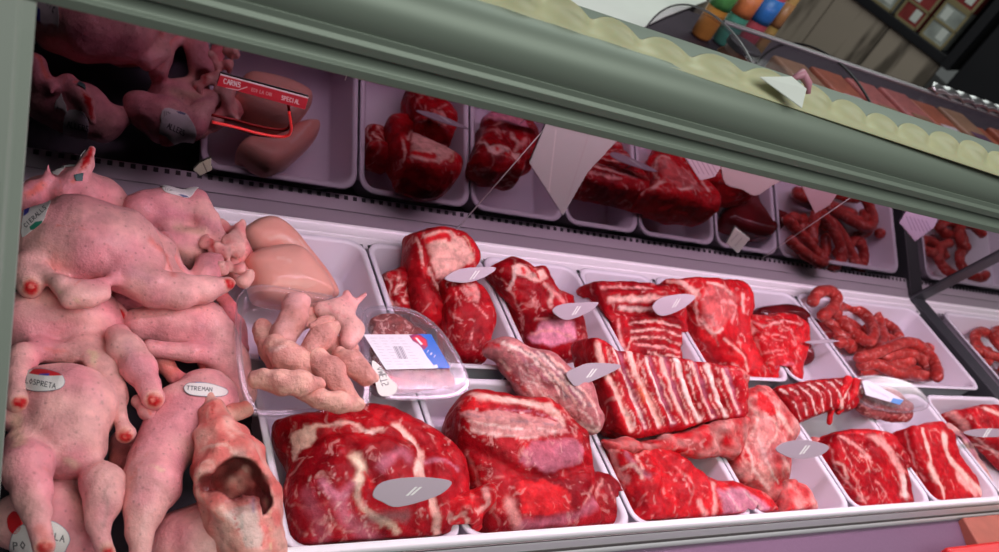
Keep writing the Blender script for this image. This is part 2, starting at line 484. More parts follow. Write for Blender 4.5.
def L3(a, b, k=None):            # limb from (px, py, z, radius_px) to the same
    A = P(*a[:3]); B = P(*b[:3]); c = (A, B, a[3] * mpp(A), b[3] * mpp(B))
    return c if k is None else (*c, k)

# ------------------------------------------------------------------ the setting: the display case
X0, X1 = -.02, 2.75
mb = MB(); mb.box((X0, .36, -.03), (X1, .913, 0)); struct(mb.build('case_floor', M['deck']))
mb = MB()                       # rear ledge: front riser with a lip, slotted groove behind it
prof = [(.868, 0), (.868, .0455), (.8685, .046), (.8895, .0462), (.890, .0478), (.892, .0478), (.8924, .0464), (.9075, .0466), (.908, .049), (.916, .049), (.916, 0)]
mb.loft([[(xx, y, z) for y, z in prof] for xx in (X0, X1)]); struct(mb.build('trim_rear_ledge', M['ledge']))
mb = MB(); x = X0
while x < X1 - .02:
    mb.box((x, .8695, .0458), (x + .006, .8755, .0466)); x += .0135
struct(mb.build('trim_air_slots', M['gasket']))
# mirror leaning towards the customer
MH = .395
MT = math.radians(17.5); MY, MZ = .913, .0485
def MP(px, py, off=.0):          # a place on the mirror's face
    n = np.array([0, -math.cos(MT), -math.sin(MT)])
    return PPL(px, py, np.array([0, MY, MZ]) + n * off, n)
mn = np.array([0, -math.cos(MT), -math.sin(MT)]); mu = np.array([0, -math.sin(MT), math.cos(MT)])
mb = MB(); mb.obox((X0, MY, MZ - .004), (1.80 - X0, 0, 0), -mn * .006, mu * MH); struct(mb.build('mirror_rear', M['mirror']))
mb = MB(); mb.obox((1.83, MY, MZ - .004), (.9, 0, 0), -mn * .006, mu * MH); struct(mb.build('mirror_rear', M['mirror']))
mb = MB(); mb.obox(np.array([1.798, MY, MZ - .004]) + mn * .004, (.05, 0, 0), -mn * .012, mu * MH)
mb.box((1.80, .40, .0), (1.845, .911, .055)); struct(mb.build('trim_section_joint', M['gasket'], bevel=.003))
# canopy over the case
mb = MB(); mb.box((X0, .57, .553), (X1, .592, .562)); struct(mb.build('canopy_top', M['steel'], bevel=.002))
# front aluminium rail of the canopy
A = np.array([-.25, .540, .5]); Bq = np.array([1.9, .476, .5]); 
prof = [(0, 0), (-.0035, .001), (-.004, .008), (-.001, .0095), (.001, .013), (.001, .018), (-.003, .0195), (-.004, .0265), (-.001, .029),
        (-.0005, .034)]
for q in np.linspace(0, 1, 12):
    a = math.radians(200 - 118 * q); prof.append((.026 + .0265 * math.cos(a), .042 + .026 * math.sin(a)))
prof += [(.055, .0685), (.085, .0665), (.085, .0625), (.05, .060), (.03, .02), (.012, .001)]
def railring(p): return [(p[0], p[1] + a, p[2] + b) for a, b in prof]
mb = MB(); mb.loft([railring(A), railring(Bq)]); o = mb.build('trim_canopy_rail', M['alu'], smooth=False, bevel=.0008); struct(o)
# lower front rail that holds the glass
prof = [(.384, -.02), (.384, .054), (.3855, .058), (.3875, .059), (.388, .066), (.3885, .0775), (.3900, .0790), (.3905, .0845), (.3925, .087), (.3995, .087), (.401, .085), (.402, -.02)]
mb = MB(); mb.loft([[(xx, y, z) for y, z in prof] for xx in (X0, X1)]); struct(mb.build('trim_front_rail', M['ledge'], bevel=.001))
mb = MB(); mb.box((X0, .3868, .0592), (X1, .3882, .0640)); mb.box((X0, .3888, .0788), (X1, .3903, .0815)); struct(mb.build('trim_front_seam', M['alu_dark']))
# sloping mauve front panel with steel ledge under the rail
mb = MB(); mb.loft([[(xx, y, z) for y, z in [(.3835, .056), (.22, .018), (.19, -.01), (.18, -.9), (.36, -.9), (.3835, .0)]] for xx in (X0, X1)])
struct(mb.build('case_front', M['mauve'], bevel=.003))
mb = MB(); mb.box((X0, .93, -.9), (X1, .96, .0)); struct(mb.build('case_back', M['black']))
# end post of the glass, on the left
ta = PY(37, 0, .533); tb_ = PY(3, 452, .425)
dv = (tb_ - ta); ta = ta - dv * .25; tb_ = tb_ + dv * .14
mb = MB(); mb.loft([[p + np.array(q) for q in ((0, -.004, 0), (0, .004, .001), (-.006, .006, .001), (-.09, .006, 0), (-.09, -.006, 0), (-.010, -.006, 0), (-.008, -.004, 0))] for p in (ta, tb_)])
struct(mb.build('trim_glass_post', M['post'], bevel=.001))
# front glass between rail, post and canopy
g0 = np.array([.05, .395, .044]); mb = MB(); rings = []
for q in np.linspace(0, 1, 14):
    y = .395 + .135 * q - .05 * math.sin(math.pi * q); z = .044 + .456 * q
    rings.append([(.03, y, z), (X1, y - .02 * q, z), (X1, y - .02 * q + .004, z), (.03, y + .004, z)])
mb.loft(rings); struct(mb.build('window_front_glass', M['glass'], smooth=False))

# yellow scalloped edging along the canopy rail
fa, fb = P(500, 3, .566), P(900, 137, .566); fd = (fb - fa) / np.linalg.norm(fb - fa)
rows = []; ln = np.linalg.norm(fb - fa) * 2.6; n = 680; rng = random.Random(3)
for i in range(n + 1):
    s_ = ln * i / n - .05; ph = s_ / .052 * 2 * math.pi + 1.1 * math.sin(s_ * 13)
    c = fa + fd * s_; w = .5 + .5 * math.sin(ph); hh = .009 + .0065 * w + .0025 * math.sin(s_ * 23 + 1)
    off = .006 * math.cos(ph)
    rows.append([c + np.array([0, -.016, .001]), c + np.array([0, -.004 + off * .3, .003]), c + np.array([0, off * .8 + .002, hh * .6]), c + np.array([0, off + .005, hh]),
                 c + np.array([0, off + .0063, hh - .0002]), c + np.array([0, off * .8 + .0038, hh * .6 - .001]), c + np.array([0, -.002 + off * .3, .001]), c + np.array([0, -.016, -.0003])])
mb = MB(); mb.loft(rows); o = mb.build('scalloped_edging', M['fringe'], smooth=True)
tag(o, 'pale yellow scalloped plastic edging along the top of the canopy rail', 'edging')

# ------------------------------------------------------------------ behind the case: second counter, dome, shelf
ZB = .25
XS = float(P(640, 33, ZB)[0]) - .015
mb = MB(); mb.box((-.6, .965, ZB - .04), (XS, 1.60, ZB)); o = mb.build('back_counter', mat('pale_marble', (.56, .60, .57), .35, noise=.12, nscale=5, stretch=(1, 6, 1)), bevel=.004)
tag(o, 'pale marble worktop of the second counter behind the meat case', 'counter')
mbx = MB(); mbx.box((-.58, .985, -.9), (XS - .01, 1.58, ZB - .04)); mbx.build('base_cabinet', M['black'], o)
recentre(o)
XL = float(P(640, 33, ZB)[0])
mb = MB(); mb.box((XS + .002, .965, ZB - .9), (3.4, 1.60, ZB)); o = mb.build('glazed_counter', mat('dark_plum_counter', (.05, .036, .05), .5), bevel=.004)
tag(o, 'dark plum counter carrying the dusky curved glass cover', 'counter'); recentre(o)
def dome(y, r=1.0): return
rings = []
for xx in (XL, 3.2):
    r_ = []
    for q in np.linspace(0, math.pi, 26): r_.append((xx, 1.172 + .202 * math.cos(q), ZB + .002 + .132 * math.sin(q) ** .8))
    for q in np.linspace(math.pi, 0, 26): r_.append((xx, 1.172 + .198 * math.cos(q), ZB + .002 + .128 * math.sin(q) ** .8))
    rings.append(r_)
mb = MB(); mb.loft(rings); dm_ = mb.build('display_dome', M['dusky'], smooth=False)
tag(dm_, 'dusky curved glass cover over packed goods on the second counter', 'display case')
mb = MB(); mb.tube([(XL, 1.172 + .204 * math.cos(q), ZB + .003 + .134 * math.sin(q) ** .8) for q in np.linspace(.02, math.pi - .02, 30)], .002, 8)
mb.build('end_trim', M['trim_dark'], dm_, True)
mb = MB(); mb.tube([(XL, 1.20, ZB + .138), (3.2, 1.20, ZB + .138)], .0045, 8); mb.build('top_trim', M['trim_dark'], dm_, True)
mb = MB(); mb.tube([(XL + .32, 1.172 + .204 * math.cos(q), ZB + .003 + .134 * math.sin(q) ** .8) for q in np.linspace(.02, math.pi - .02, 30)], .0025, 6)
mb.build('pane_joint', M['black'], dm_, True)
# twisted silver tinsel on the dome
rows = []
pa, pb = np.array([XL + .62, 1.20, ZB + .150]), np.array([XL + 1.35, 1.20, ZB + .150])
for i in range(161):
    q = i / 160; c = pa + (pb - pa) * q; a = q * 30
    rows.append([c + .012 * np.array([0, math.cos(a + t), math.sin(a + t)]) * (1 if j % 2 else .45) for j, t in enumerate(np.linspace(0, 2 * math.pi, 6, endpoint=False))])
mb = MB(); mb.loft(rows); o = mb.build('tinsel_garland', M['steel'], smooth=True); tag(o, 'twisted silvery tinsel along the top of the dusky glass cover', 'garland'); recentre(o)
mb = MB(); mb.box((XL + .005, .98, ZB + .0002), (3.15, 1.36, ZB + .001)); o = mb.build('shelf_mat', mat('dark_mat', (.05, .035, .045), .6)); tag(o, 'dark mat under the dusky curved glass cover', 'mat')
# goods under the dome
def jar(x, y, r, h_, m_, name, label, cat_, grp=None, lidm=None):
    mb = MB(); rings = []
    for rr, zz in ((r * .85, 0), (r, .006), (r, h_ * .72), (r * .8, h_ * .85), (r * .8, h_)):
        rings.append([(x + rr * math.cos(a), y + rr * math.sin(a), ZB + .001 + zz) for a in np.linspace(0, 2 * math.pi, 24, endpoint=False)])
    mb.loft(rings); o = mb.build(name, m_, smooth=False, bevel=.001); tag(o, label, cat_, grp); recentre(o)
    if lidm:
        mb = MB(); mb.loft([[(x + rr * math.cos(a), y + rr * math.sin(a), ZB + .001 + zz) for a in np.linspace(0, 2 * math.pi, 24, endpoint=False)] for rr, zz in ((r * .9, h_), (r * .9, h_ + .012), (r * .7, h_ + .014))])
        mb.build('lid', lidm, o, bevel=.001)
    return o
dk = mat('dark_blue_jar', (.02, .03, .05), .25); br = mat('brown_jar', (.10, .05, .03), .3, noise=.4, nscale=20)
jar(XL + .07, 1.15, .035, .055, dk, 'jar', 'small dark blue jar at the left end under the dusky glass cover', 'jar', None, M['black'])
jar(XL + .155, 1.12, .045, .07, br, 'jar', 'wide brown jar beside the dark blue one under the dusky glass cover', 'jar', None, M['black'])
jar(XL + .13, 1.25, .04, .08, br, 'jar', 'tall brown jar at the back, behind the wide one under the glass cover', 'jar', None, M['black'])
pk = [mat('orange_pack', (.50, .13, .05), .4, noise=.5, nscale=40), mat('pink_pack', (.55, .16, .13), .4, noise=.5, nscale=60), mat('tan_pack', (.42, .24, .12), .4, noise=.4, nscale=40), mat('purple_pack', (.18, .08, .16), .4, noise=.4, nscale=30)]
names = ['orange', 'salmon pink', 'tan', 'purple']
rng = random.Random(5)
seq = [2, 0, 1, 1, 0, 2, 0, 0, 3, 3, 0, 3]
where = ['just right of the jars', 'second from the jars', 'third from the jars', 'under the bare joint of the glass', 'right of the pane joint', 'in the middle of the row', 'seventh along the row', 'below the start of the tinsel', 'below the tinsel', 'below the middle of the tinsel', 'below the end of the tinsel', 'at the far right end of the row']
for i, k in enumerate(seq):
    x = XL + .26 + i * .115; mb = MB(); h_ = .062 + .022 * rng.random()
    for j in range(2):
        mb.box((x, 1.05 + j * .12, ZB + .001), (x + .10, 1.155 + j * .12, ZB + h_ + .01 * j))
    mb = MB(); mb.box((x, 1.05, ZB + .001), (x + .10, 1.30, ZB + h_))
    o = mb.build('goods_pack', pk[k], smooth=False, bevel=.008); tag(o, f'{names[k]} food pack under the dusky glass cover, {where[i]}', 'package', 'packs under the glass cover')
    mb = MB(); mb.box((x + .02, 1.08, ZB + h_), (x + .08, 1.20, ZB + h_ + .0012)); mb.build('pack_label', M['paper'] if i % 3 == 1 else pk[(k + 1) % 4], o)
    recentre(o)
# white wrapping papers on the second counter
for i, (pts, lab) in enumerate([([(575, -30), (700, -30), (706, 2), (664, 18), (640, 30), (618, 32), (592, 22), (566, 8)], 'large white wrapping paper spread on the marble behind the canopy rail'),
                  ([(520, -30), (572, -30), (562, 14), (540, 8), (520, 0)], 'crumpled lilac grey plastic film beside the white wrapping paper')]):
    pc = [P(x, y, ZB + .004) for x, y in pts]
    mb = MB(); mb.loft([[p + np.array([0, 0, e]) for p in pc] for e in (0, .004 + i * .006)])
    o = mb.build('wrapping_paper' if i == 0 else 'plastic_film', M['paper'] if i == 0 else mat('lilac_film', (.40, .36, .42), .3), bevel=.003); tag(o, lab, 'paper' if i == 0 else 'film'); recentre(o)
# snack tubes standing behind the dome
tb = [((716, 12), (.75, .30, .06), (.10, .35, .10), 'orange and green snack bag'), ((738, 18), (.10, .40, .30), (.75, .22, .08), 'green and red snack bag'), ((757, 24), (.60, .10, .14), (.04, .20, .60), 'red snack bag with a blue foot'), ((774, 27), (.55, .36, .12), (.40, .2, .08), 'slim yellow brown snack bag')]
for i, ((px, py), c1, c2, lab) in enumerate(tb):
    b = PY(px, py, 1.46); b[2] = ZB + .001; r = .026 if i < 3 else .014; h_ = .20
    rings = []
    for k, (rr, zz) in enumerate(((.8, 0), (.97, .006), (1, .05), (1, .12), (1, .17), (.97, .19), (.8, .2))):
        rings.append([(b[0] + r * rr * math.cos(a), b[1] + r * rr * .8 * math.sin(a), b[2] + zz) for a in np.linspace(0, 2 * math.pi, 20, endpoint=False)])
    mb = MB(); mb.loft(rings); o = mb.build('snack_bag', mat('snack_print', c1, .3, noise=.5, nscale=30), smooth=True); tag(o, lab + ' standing behind the dusky glass cover', 'snack bag', 'snack bags behind the cover'); recentre(o)
    mb = MB(); mb.loft([[(b[0] + r * 1.05 * math.cos(a), b[1] + r * .85 * math.sin(a), b[2] + zz) for a in np.linspace(0, 2 * math.pi, 20, endpoint=False)] for zz in (.075, .135)])
    mb.build('printed_band', mat('band_print', c2, .3, noise=.5, nscale=50), o, True)
# wooden panel with dark shelf of boxes in the far corner
za = -.05
wa, wb = P(855, 0, za), P(942, 65, za); wd = (wa - wb); wd[2] = 0; wl = np.linalg.norm(wd); wd /= wl
wn = np.array([wd[1], -wd[0], 0]); wn = wn if wn @ (CO - wb) > 0 else -wn
wood = bpy.data.materials.new('weathered_wood'); N, L, B = nodes(wood); setv(B, Roughness=.6)
tc = N.new('ShaderNodeTexCoord'); mp = N.new('ShaderNodeMapping'); mp.inputs['Scale'].default_value = (2.2, 2.2, .35)
nt = N.new('ShaderNodeTexNoise'); nt.inputs['Scale'].default_value = 5; nt.inputs['Detail'].default_value = 8
cr_ = N.new('ShaderNodeValToRGB'); e = cr_.color_ramp.elements; e[0].position = .36; e[0].color = (.13, .10, .08, 1); e[1].position = .50; e[1].color = (.44, .35, .29, 1)
L.new(tc.outputs['Object'], mp.inputs[0]); L.new(mp.outputs[0], nt.inputs['Vector']); L.new(nt.outputs[0], cr_.inputs[0]); L.new(cr_.outputs[0], B.inputs['Base Color'])
mb = MB(); w0 = wb.copy(); w0[2] = -.9
pw = .34; k = 0
while k * pw < wl * 2.2:
    mb.obox(w0 + wd * (k * pw + .003), wd * (pw - .006), -wn * .03, (0, 0, .9 + za)); k += 1
struct(mb.build('wall_wood_panel', wood, bevel=.004))
mb = MB(); mb.obox(wb - wn * .35, wd * wl * 2.4, wn * .37, (0, 0, .05)); 
mb.obox(wb - wn * .35, wd * wl * 2.4, wn * .02, (0, 0, 1.2)); mb.obox(wb - wn * .3 + np.array([0, 0, .72]), wd * wl * 2.4, wn * .34, (0, 0, .05))
mb.obox(wb - wn * .35, -wd * .05, wn * .40, (0, 0, 1.2))
o = mb.build('wall_shelf', M['black'], bevel=.004); tag(o, 'black shelf unit above the weathered wooden panel, top right', 'shelf'); recentre(o)
gold = mat('gold_edge', (.45, .36, .20), .35, .4); cel = mat('pale_box_contents', (.42, .44, .42), .2, noise=.9, nscale=9); rd = mat('red_box_contents', (.30, .05, .05), .25, noise=.6, nscale=14)
cnt = 0
spots = ['nearest the dark cabinet', 'second from the dark cabinet', 'third from the dark cabinet', 'fourth from the dark cabinet']
for row in range(3):
    for c in range(4):
        o0 = wb + wd * (.05 + c * .165) + np.array([0, 0, .051 + row * .211]) - wn * .10
        mb = MB(); s_ = .145; hh = .21
        mb.obox(o0, wd * s_, wn * .10, (0, 0, hh)); o = mb.build('gift_box', rd if (row + c) % 2 else cel, bevel=.003)
        tag(o, f'gold-edged gift box on the {("bottom", "middle", "top")[row]} layer of the black shelf, {spots[c]}', 'box', 'gold-edged boxes on the black shelf')
        f_ = MB(); e = .013; f0 = o0 + wn * .10
        for (u0, v0, us, vs) in ((0, 0, s_, e), (0, hh - e, s_, e), (0, 0, e, hh), (s_ - e, 0, e, hh), (0, hh * .5 - e / 2, s_, e)):
            f_.obox(f0 + wd * u0 + np.array([0, 0, v0]), wd * us, wn * .006, (0, 0, vs))
        f_.build('frame', gold, o)
        for u_, v_ in ((.03, .03), (.08, .12)):
            w_ = MB(); w_.obox(f0 + wd * u_ + np.array([0, 0, v_]), wd * .04, wn * .003, (0, 0, .06)); w_.build('printed_panel', M['paper'], o)
        recentre(o)
mb = MB(); mb.obox(np.array([wb[0], wb[1], -.9]) - wd * .08 - wn * .0, -wd * 3.2, -wn * .6, (0, 0, 2.3)); o = mb.build('cabinet', M['black'], bevel=.01)
tag(o, 'tall black cabinet beyond the case at the right', 'cabinet'); recentre(o)
# room shell
mb = MB(); mb.box((-3, -3, -.95), (8, 7, -.9)); struct(mb.build('floor', mat('dark_floor_tile', (.07, .06, .06), .4, noise=.3, nscale=3)))
mb = MB(); mb.box((-3, 6.5, -.9), (8, 6.6, 2.2)); struct(mb.build('wall_back', mat('dim_wall', (.10, .09, .09), .7)))
mb = MB(); mb.box((-3, -3, -.9), (-2.9, 6.5, 2.2)); struct(mb.build('wall_left', mat('dim_wall_left', (.14, .13, .13), .7)))

# ------------------------------------------------------------------ trays
def rrect(x0, x1, y0, y1, r, z, n=5):
    out = []
    for cx, cy, a0 in ((x1 - r, y1 - r, 0), (x0 + r, y1 - r, 90), (x0 + r, y0 + r, 180), (x1 - r, y0 + r, 270)):
        for k in range(n + 1):
            a = math.radians(a0 + 90 * k / n); out.append((cx + r * math.cos(a), cy + r * math.sin(a), z))
    return out
def tray(x0, x1, y0, y1, label, group, zt=.062):
    mb = MB(); R_ = lambda i, r, z: rrect(x0 + i, x1 - i, y0 + i, y1 - i, r, z)
    mb.loft([R_(.014, .018, .001), R_(.0135, .019, .004), R_(.0055, .022, zt - .006), R_(.001, .024, zt - .0045), R_(.0, .024, zt - .001), R_(.0015, .024, zt + .0005), R_(.006, .020, zt), R_(.0095, .018, zt - .003),
             R_(.018, .016, .009), R_(.021, .014, .0055), R_(.024, .012, .005)])
    o = mb.build('meat_tray', M['tray'], smooth=True)
    md = o.modifiers.new('wn', 'WEIGHTED_NORMAL'); md.keep_sharp = True
    tag(o, label, 'tray', group); recentre(o); return o
for x0, x1, lab in ((.300, .494, 'under the big round beef roast'), (.496, .727, 'under the silvery-striped beef joint'), (.730, .935, 'under the coarse beef cut below the big rib rack'),
                    (.937, 1.138, 'under the tall marbled beef piece'), (1.141, 1.335, 'with the wide marbled beef slab'), (1.338, 1.532, 'with the narrow slab split by a fat line'), (1.536, 1.79, 'at the right end, with a slab carrying a pale tag')):
    tray(x0, x1, *YF, 'white plastic tray ' + lab + ', front row', 'front row of trays')
for x0, x1, lab in ((.275, .492, 'holding the smooth chicken breasts'), (.495, .676, 'holding beef with a pink fat cap'), (.679, .853, 'holding the second tagged beef piece from the left'),
                    (.856, 1.012, 'holding the small rack of ribs'), (1.015, 1.196, 'holding the tall fatty beef piece'), (1.200, 1.366, 'holding shiny red beef and a dark liver'), (1.372, 1.752, 'filled with coils of thin sausages')):
    tray(x0, x1, *YB, 'white plastic tray ' + lab + ', back row', 'back row of trays')
tray(1.852, 2.25, *YB, 'white plastic tray of sausages beyond the dark section joint', 'back row of trays')
tray(1.852, 2.25, *YF, 'empty white plastic tray beyond the dark section joint, front row', 'front row of trays')

# ------------------------------------------------------------------ cuts of meat
BV = {}
def finish(name, V, Fc, m, col, label, cat_, group=None):
    o = mesh(name, V, Fc, m, None, True, col)
    tag(o, label, cat_, group); BV[o.name] = BVHTree.FromPolygons([Vector(v) for v in V], [tuple(f) for f in Fc.tolist()])
    recentre(o); return o
def streaks(n, ang, ln, w, col_, region, seed=1, op=.8, bend=.25):
    rg = random.Random(seed); out = []; pg = np.array(region, float); lo, hi = pg.min(0), pg.max(0)
    while len(out) < n:
        x, y = rg.uniform(lo[0], hi[0]), rg.uniform(lo[1], hi[1])
        if sdpoly(np.array([[x, y]]), pg)[0] > -2: continue
        a = math.radians(ang + rg.gauss(0, 14)); l_ = ln * rg.uniform(.5, 1.3); b = rg.uniform(-bend, bend) * l_
        out.append(('s', [(x - math.cos(a) * l_ / 2, y - math.sin(a) * l_ / 2), (x - math.sin(a) * b, y + math.cos(a) * b), (x + math.cos(a) * l_ / 2, y + math.sin(a) * l_ / 2)], w * rg.uniform(.6, 1.3), col_, .9, op * rg.uniform(.5, 1)))
    return out
def piece(name, label, cat_, outline, anchor, z, m='meat', base=RED, base2=DRED, f2=28, strokes=(), tilt=24, yaw=0, roll=0, group=None, seed=0, amount=.7, seams=None, **kw):
    if m in ('fillet', 'liver'): kw['crease'] = 0
    l = Lump(outline, anchor, z, tilt, yaw, roll).solve(seed=seed, **kw)
    if seams is None: seams = 0 if m in ('fillet', 'liver') else .4
    col = paint(l.V, l.F, base, strokes, base2, f2, seed, seams=seams)
    return finish(name, l.V, l.F, M[m], col, label, cat_, group)

# f1: big round beef roast
c = lambda pts: cr(240, 370, 3.035, pts)
piece('beef_roast', 'big round red beef roast with white sinew patches and a tag stuck in it', 'beef roast',
  [(277, 424), (306, 415), (362, 405), (390, 411), (410, 424), (432, 435), (451, 450), (463, 470), (465, 500), (462, 530), (440, 548), (380, 556), (298, 556), (288, 535), (284, 512), (287, 485), (290, 462), (281, 444)],
  (375, 480), .052, base=RED, base2=DRED, f2=22, amount=.5, T=.045, bot=.06, dome=.85, R=.075, k=.012, tilt=10, h=.0028, nz=((18, .004), (55, .0022), (140, .001)), seed=3,
  relief=[('s', c([(430, 140), (520, 200), (560, 300), (600, 480)]), 6, -.006), ('s', c([(150, 290), (230, 210), (330, 185), (500, 215)]), 5, -.004), ('s', c([(330, 260), (390, 330), (380, 420)]), 5, -.003)],
  strokes=streaks(34, 75, 12, 1.1, WHT, [(300, 470), (440, 470), (450, 530), (300, 545)], 3) + streaks(10, 20, 16, 1.5, DRED, [(290, 430), (440, 430), (460, 500), (290, 520)], 4) + [('p', c([(150, 200), (200, 170), (235, 175), (230, 210), (180, 260), (155, 290)]), 4, FAT), ('s', c([(200, 175), (330, 160), (380, 185), (430, 180)]), 4, FAT, .8), ('s', c([(380, 185), (400, 195)]), 4, WHT, .8),
    ('s', c([(470, 170), (520, 215), (545, 260), (540, 310)]), 6, FAT, .7), ('s', c([(545, 260), (555, 330), (590, 420), (600, 500)]), 6, FAT, .7),
    ('s', c([(345, 265), (370, 300), (360, 340)]), 9, CREAM, .8), ('s', c([(360, 340), (360, 400), (420, 450), (480, 490)]), 6, CREAM, .8, .8),
    ('s', c([(250, 340), (300, 380), (340, 350)]), 8, MAUVE * 1.5, 1, .7), ('s', c([(200, 380), (240, 450), (250, 520)]), 14, MAUVE * 1.0, 1, .35), ('s', c([(300, 400), (340, 470), (420, 520)]), 14, MAUVE * 1.2, 1, .55), ('s', c([(400, 450), (500, 440)]), 12, GREY * .7, 1, .6),
    ('s', c([(380, 320), (400, 350)]), 5, BRED, .7), ('s', c([(430, 290), (480, 250), (510, 270)]), 10, MAUVE * 1.5, 1, .5), ('s', c([(300, 400), (280, 440), (270, 500)]), 2.2, WHT, 1, .5), ('s', c([(330, 420), (320, 480), (318, 520)]), 2, WHT, 1, .5), ('s', c([(360, 430), (380, 480), (400, 520)]), 2, WHT, 1, .5),
    ('s', c([(560, 280), (620, 275), (660, 300)]), 4, MAUVE * 1.2, .9, .7), ('s', c([(250, 215), (300, 230), (360, 225), (450, 215)]), 3, DRED, 1, .6)])
piece('beef_trimming', 'ragged red and fatty lump on the right side of the round roast', 'beef',
  c([(580, 400), (640, 370), (700, 360), (745, 350), (758, 400), (730, 450), (725, 490), (660, 500), (600, 490), (580, 450)]), (458, 513), .055, base=BRED, base2=RED, f2=60, T=.03, bot=.045, dome=.7, R=.025, k=.008, tilt=18, h=.0024, nz=((45, .006), (110, .003)), seed=11,
  strokes=[('s', c([(600, 410), (640, 430), (620, 470)]), 4, PFAT, .7), ('s', c([(650, 450), (680, 440), (690, 470)]), 4, FAT, .7), ('s', c([(745, 360), (750, 410), (720, 430)]), 5, PFAT, .7), ('s', c([(590, 430), (605, 490)]), 7, FAT, .6)])
# f2: silvery striped joint
c = lambda pts: cr(430, 370, 3.033, pts)
piece('beef_joint', 'large red beef joint with silvery striped membrane across its top', 'beef joint',
  [(451, 416), (460, 398), (474, 393), (529, 400), (547, 406), (568, 425), (582, 438), (587, 468), (590, 500), (592, 530), (540, 538), (492, 538), (479, 515), (467, 482), (454, 440)],
  (520, 460), .058, base=RED, base2=DRED, f2=20, T=.038, bot=.06, dome=.75, R=.05, k=.011, tilt=16, h=.0027, nz=((20, .004), (60, .0016), (150, .0006)), seed=21,
  relief=[('s', c([(100, 190), (220, 290), (330, 330), (480, 290)]), 6, -.006), ('s', c([(110, 110), (250, 130), (380, 150)]), 4, -.003), ('s', c([(120, 150), (260, 165), (380, 170)]), 4, .003), ('s', c([(240, 330), (250, 440)]), 6, -.005)],
  strokes=streaks(22, 12, 34, 1.2, WHT, [(462, 405), (560, 412), (570, 440), (480, 438)], 5) + streaks(12, 25, 22, 1.6, DRED, [(470, 430), (585, 450), (585, 520), (490, 525)], 6) + [('s', c([(125, 75), (200, 85), (300, 100), (370, 120), (400, 160)]), 7, FAT, .8), ('p', c([(90, 80), (120, 70), (150, 100), (180, 112), (110, 130), (80, 110)]), 3, BRED),
    ('p', c([(75, 135), (150, 125), (300, 130), (400, 160), (430, 190), (330, 205), (250, 210), (200, 205), (120, 190)]), 5, np.array([.62, .25, .24])),
    ('s', c([(110, 135), (250, 150), (400, 170)]), 2.5, GREY * .9, .9, .8), ('s', c([(120, 160), (250, 172), (380, 185)]), 2.2, WHT, .9, .8), ('s', c([(130, 185), (220, 200), (320, 205)]), 2.6, WHT, .9, .8), ('s', c([(200, 120), (300, 125), (390, 150)]), 2, MAUVE, .9, .8),
    ('s', c([(210, 215), (330, 225), (460, 200)]), 9, BRED, 1, .5), ('p', c([(300, 210), (440, 200), (470, 240), (460, 290), (350, 320), (260, 280)]), 5, MAUVE * 1.15, .8, .6),
    ('p', c([(250, 340), (350, 330), (430, 370), (420, 440), (280, 440)]), 4, BRED), ('s', c([(240, 400), (255, 440), (270, 480)]), 9, PFAT, .8, .8), ('s', c([(440, 460), (470, 400), (510, 330)]), 3, PFAT, .9, .6),
    ('s', c([(280, 470), (420, 450), (500, 400), (520, 330)]), 10, MAUVE * 1.1, 1, .6), ('s', c([(110, 250), (160, 370), (210, 470)]), 3, PFAT, 1, .4)])
piece('beef_slice', 'smooth dark red beef flap resting at the right of the striped joint', 'beef',
  c([(470, 320), (520, 310), (570, 360), (592, 410), (600, 470), (560, 500), (500, 500), (470, 460), (450, 400)]), (603, 500), .045, base=RED * .9, base2=DRED, f2=30, m='meat_fine', T=.025, bot=.035, dome=.8, R=.04, tilt=15, h=.0026, seed=23,
  strokes=[('s', c([(480, 440), (500, 380), (525, 330)]), 2.5, PFAT, .9, .7), ('s', c([(540, 350), (570, 420), (575, 460)]), 2, PFAT, .9, .6), ('s', c([(440, 465), (480, 420)]), 5, MAUVE * 1.4, 1, .8)])
# f3: coarse cut
c = lambda pts: cr(600, 370, 3.033, pts)
piece('beef_shoulder', 'coarse-grained red beef cut with a mauve sinewy end, below the big rib rack', 'beef',
  c([(15, 235), (60, 240), (110, 238), (180, 235), (250, 280), (330, 330), (420, 350), (480, 380), (525, 430), (515, 470), (130, 490), (100, 420), (62, 330), (25, 265)]),
  (680, 490), .05, base=BRED, base2=RED, f2=40, T=.03, bot=.05, dome=.75, R=.035, k=.009, tilt=18, h=.0026, nz=((26, .005), (80, .0028), (170, .0008)), seed=31,
  relief=[('s', c([(170, 250), (200, 310), (190, 400), (210, 450)]), 5, -.006), ('s', c([(110, 240), (150, 300)]), 4, -.006), ('s', c([(350, 340), (350, 440)]), 4, -.003)],
  strokes=streaks(22, 55, 10, 1.3, PFAT, [(615, 450), (690, 470), (720, 510), (640, 515)], 7) + [('p', c([(345, 355), (420, 350), (480, 380), (522, 425), (450, 438), (360, 440)]), 5, MAUVE * 1.25, .9), ('s', c([(340, 345), (350, 400), (345, 440)]), 5, PFAT, .8), ('s', c([(300, 400), (320, 440)]), 6, PFAT, .8),
    ('s', c([(30, 240), (60, 310), (80, 330)]), 7, PFAT, .8, .8), ('s', c([(80, 250), (110, 300), (150, 320)]), 5, MAUVE, .8, .7), ('s', c([(60, 300), (100, 290), (130, 330)]), 3, FAT, .8), ('s', c([(110, 260), (130, 300)]), 3, FAT, .8),
    ('p', c([(100, 350), (180, 340), (200, 400), (180, 450), (120, 450)]), 4, RED * .95), ('s', c([(230, 300), (280, 340), (270, 400)]), 3, PFAT, 1, .5), ('s', c([(440, 370), (490, 420)]), 3, WHT, .9, .6), ('s', c([(390, 370), (420, 430)]), 2.4, WHT, .9, .5)])
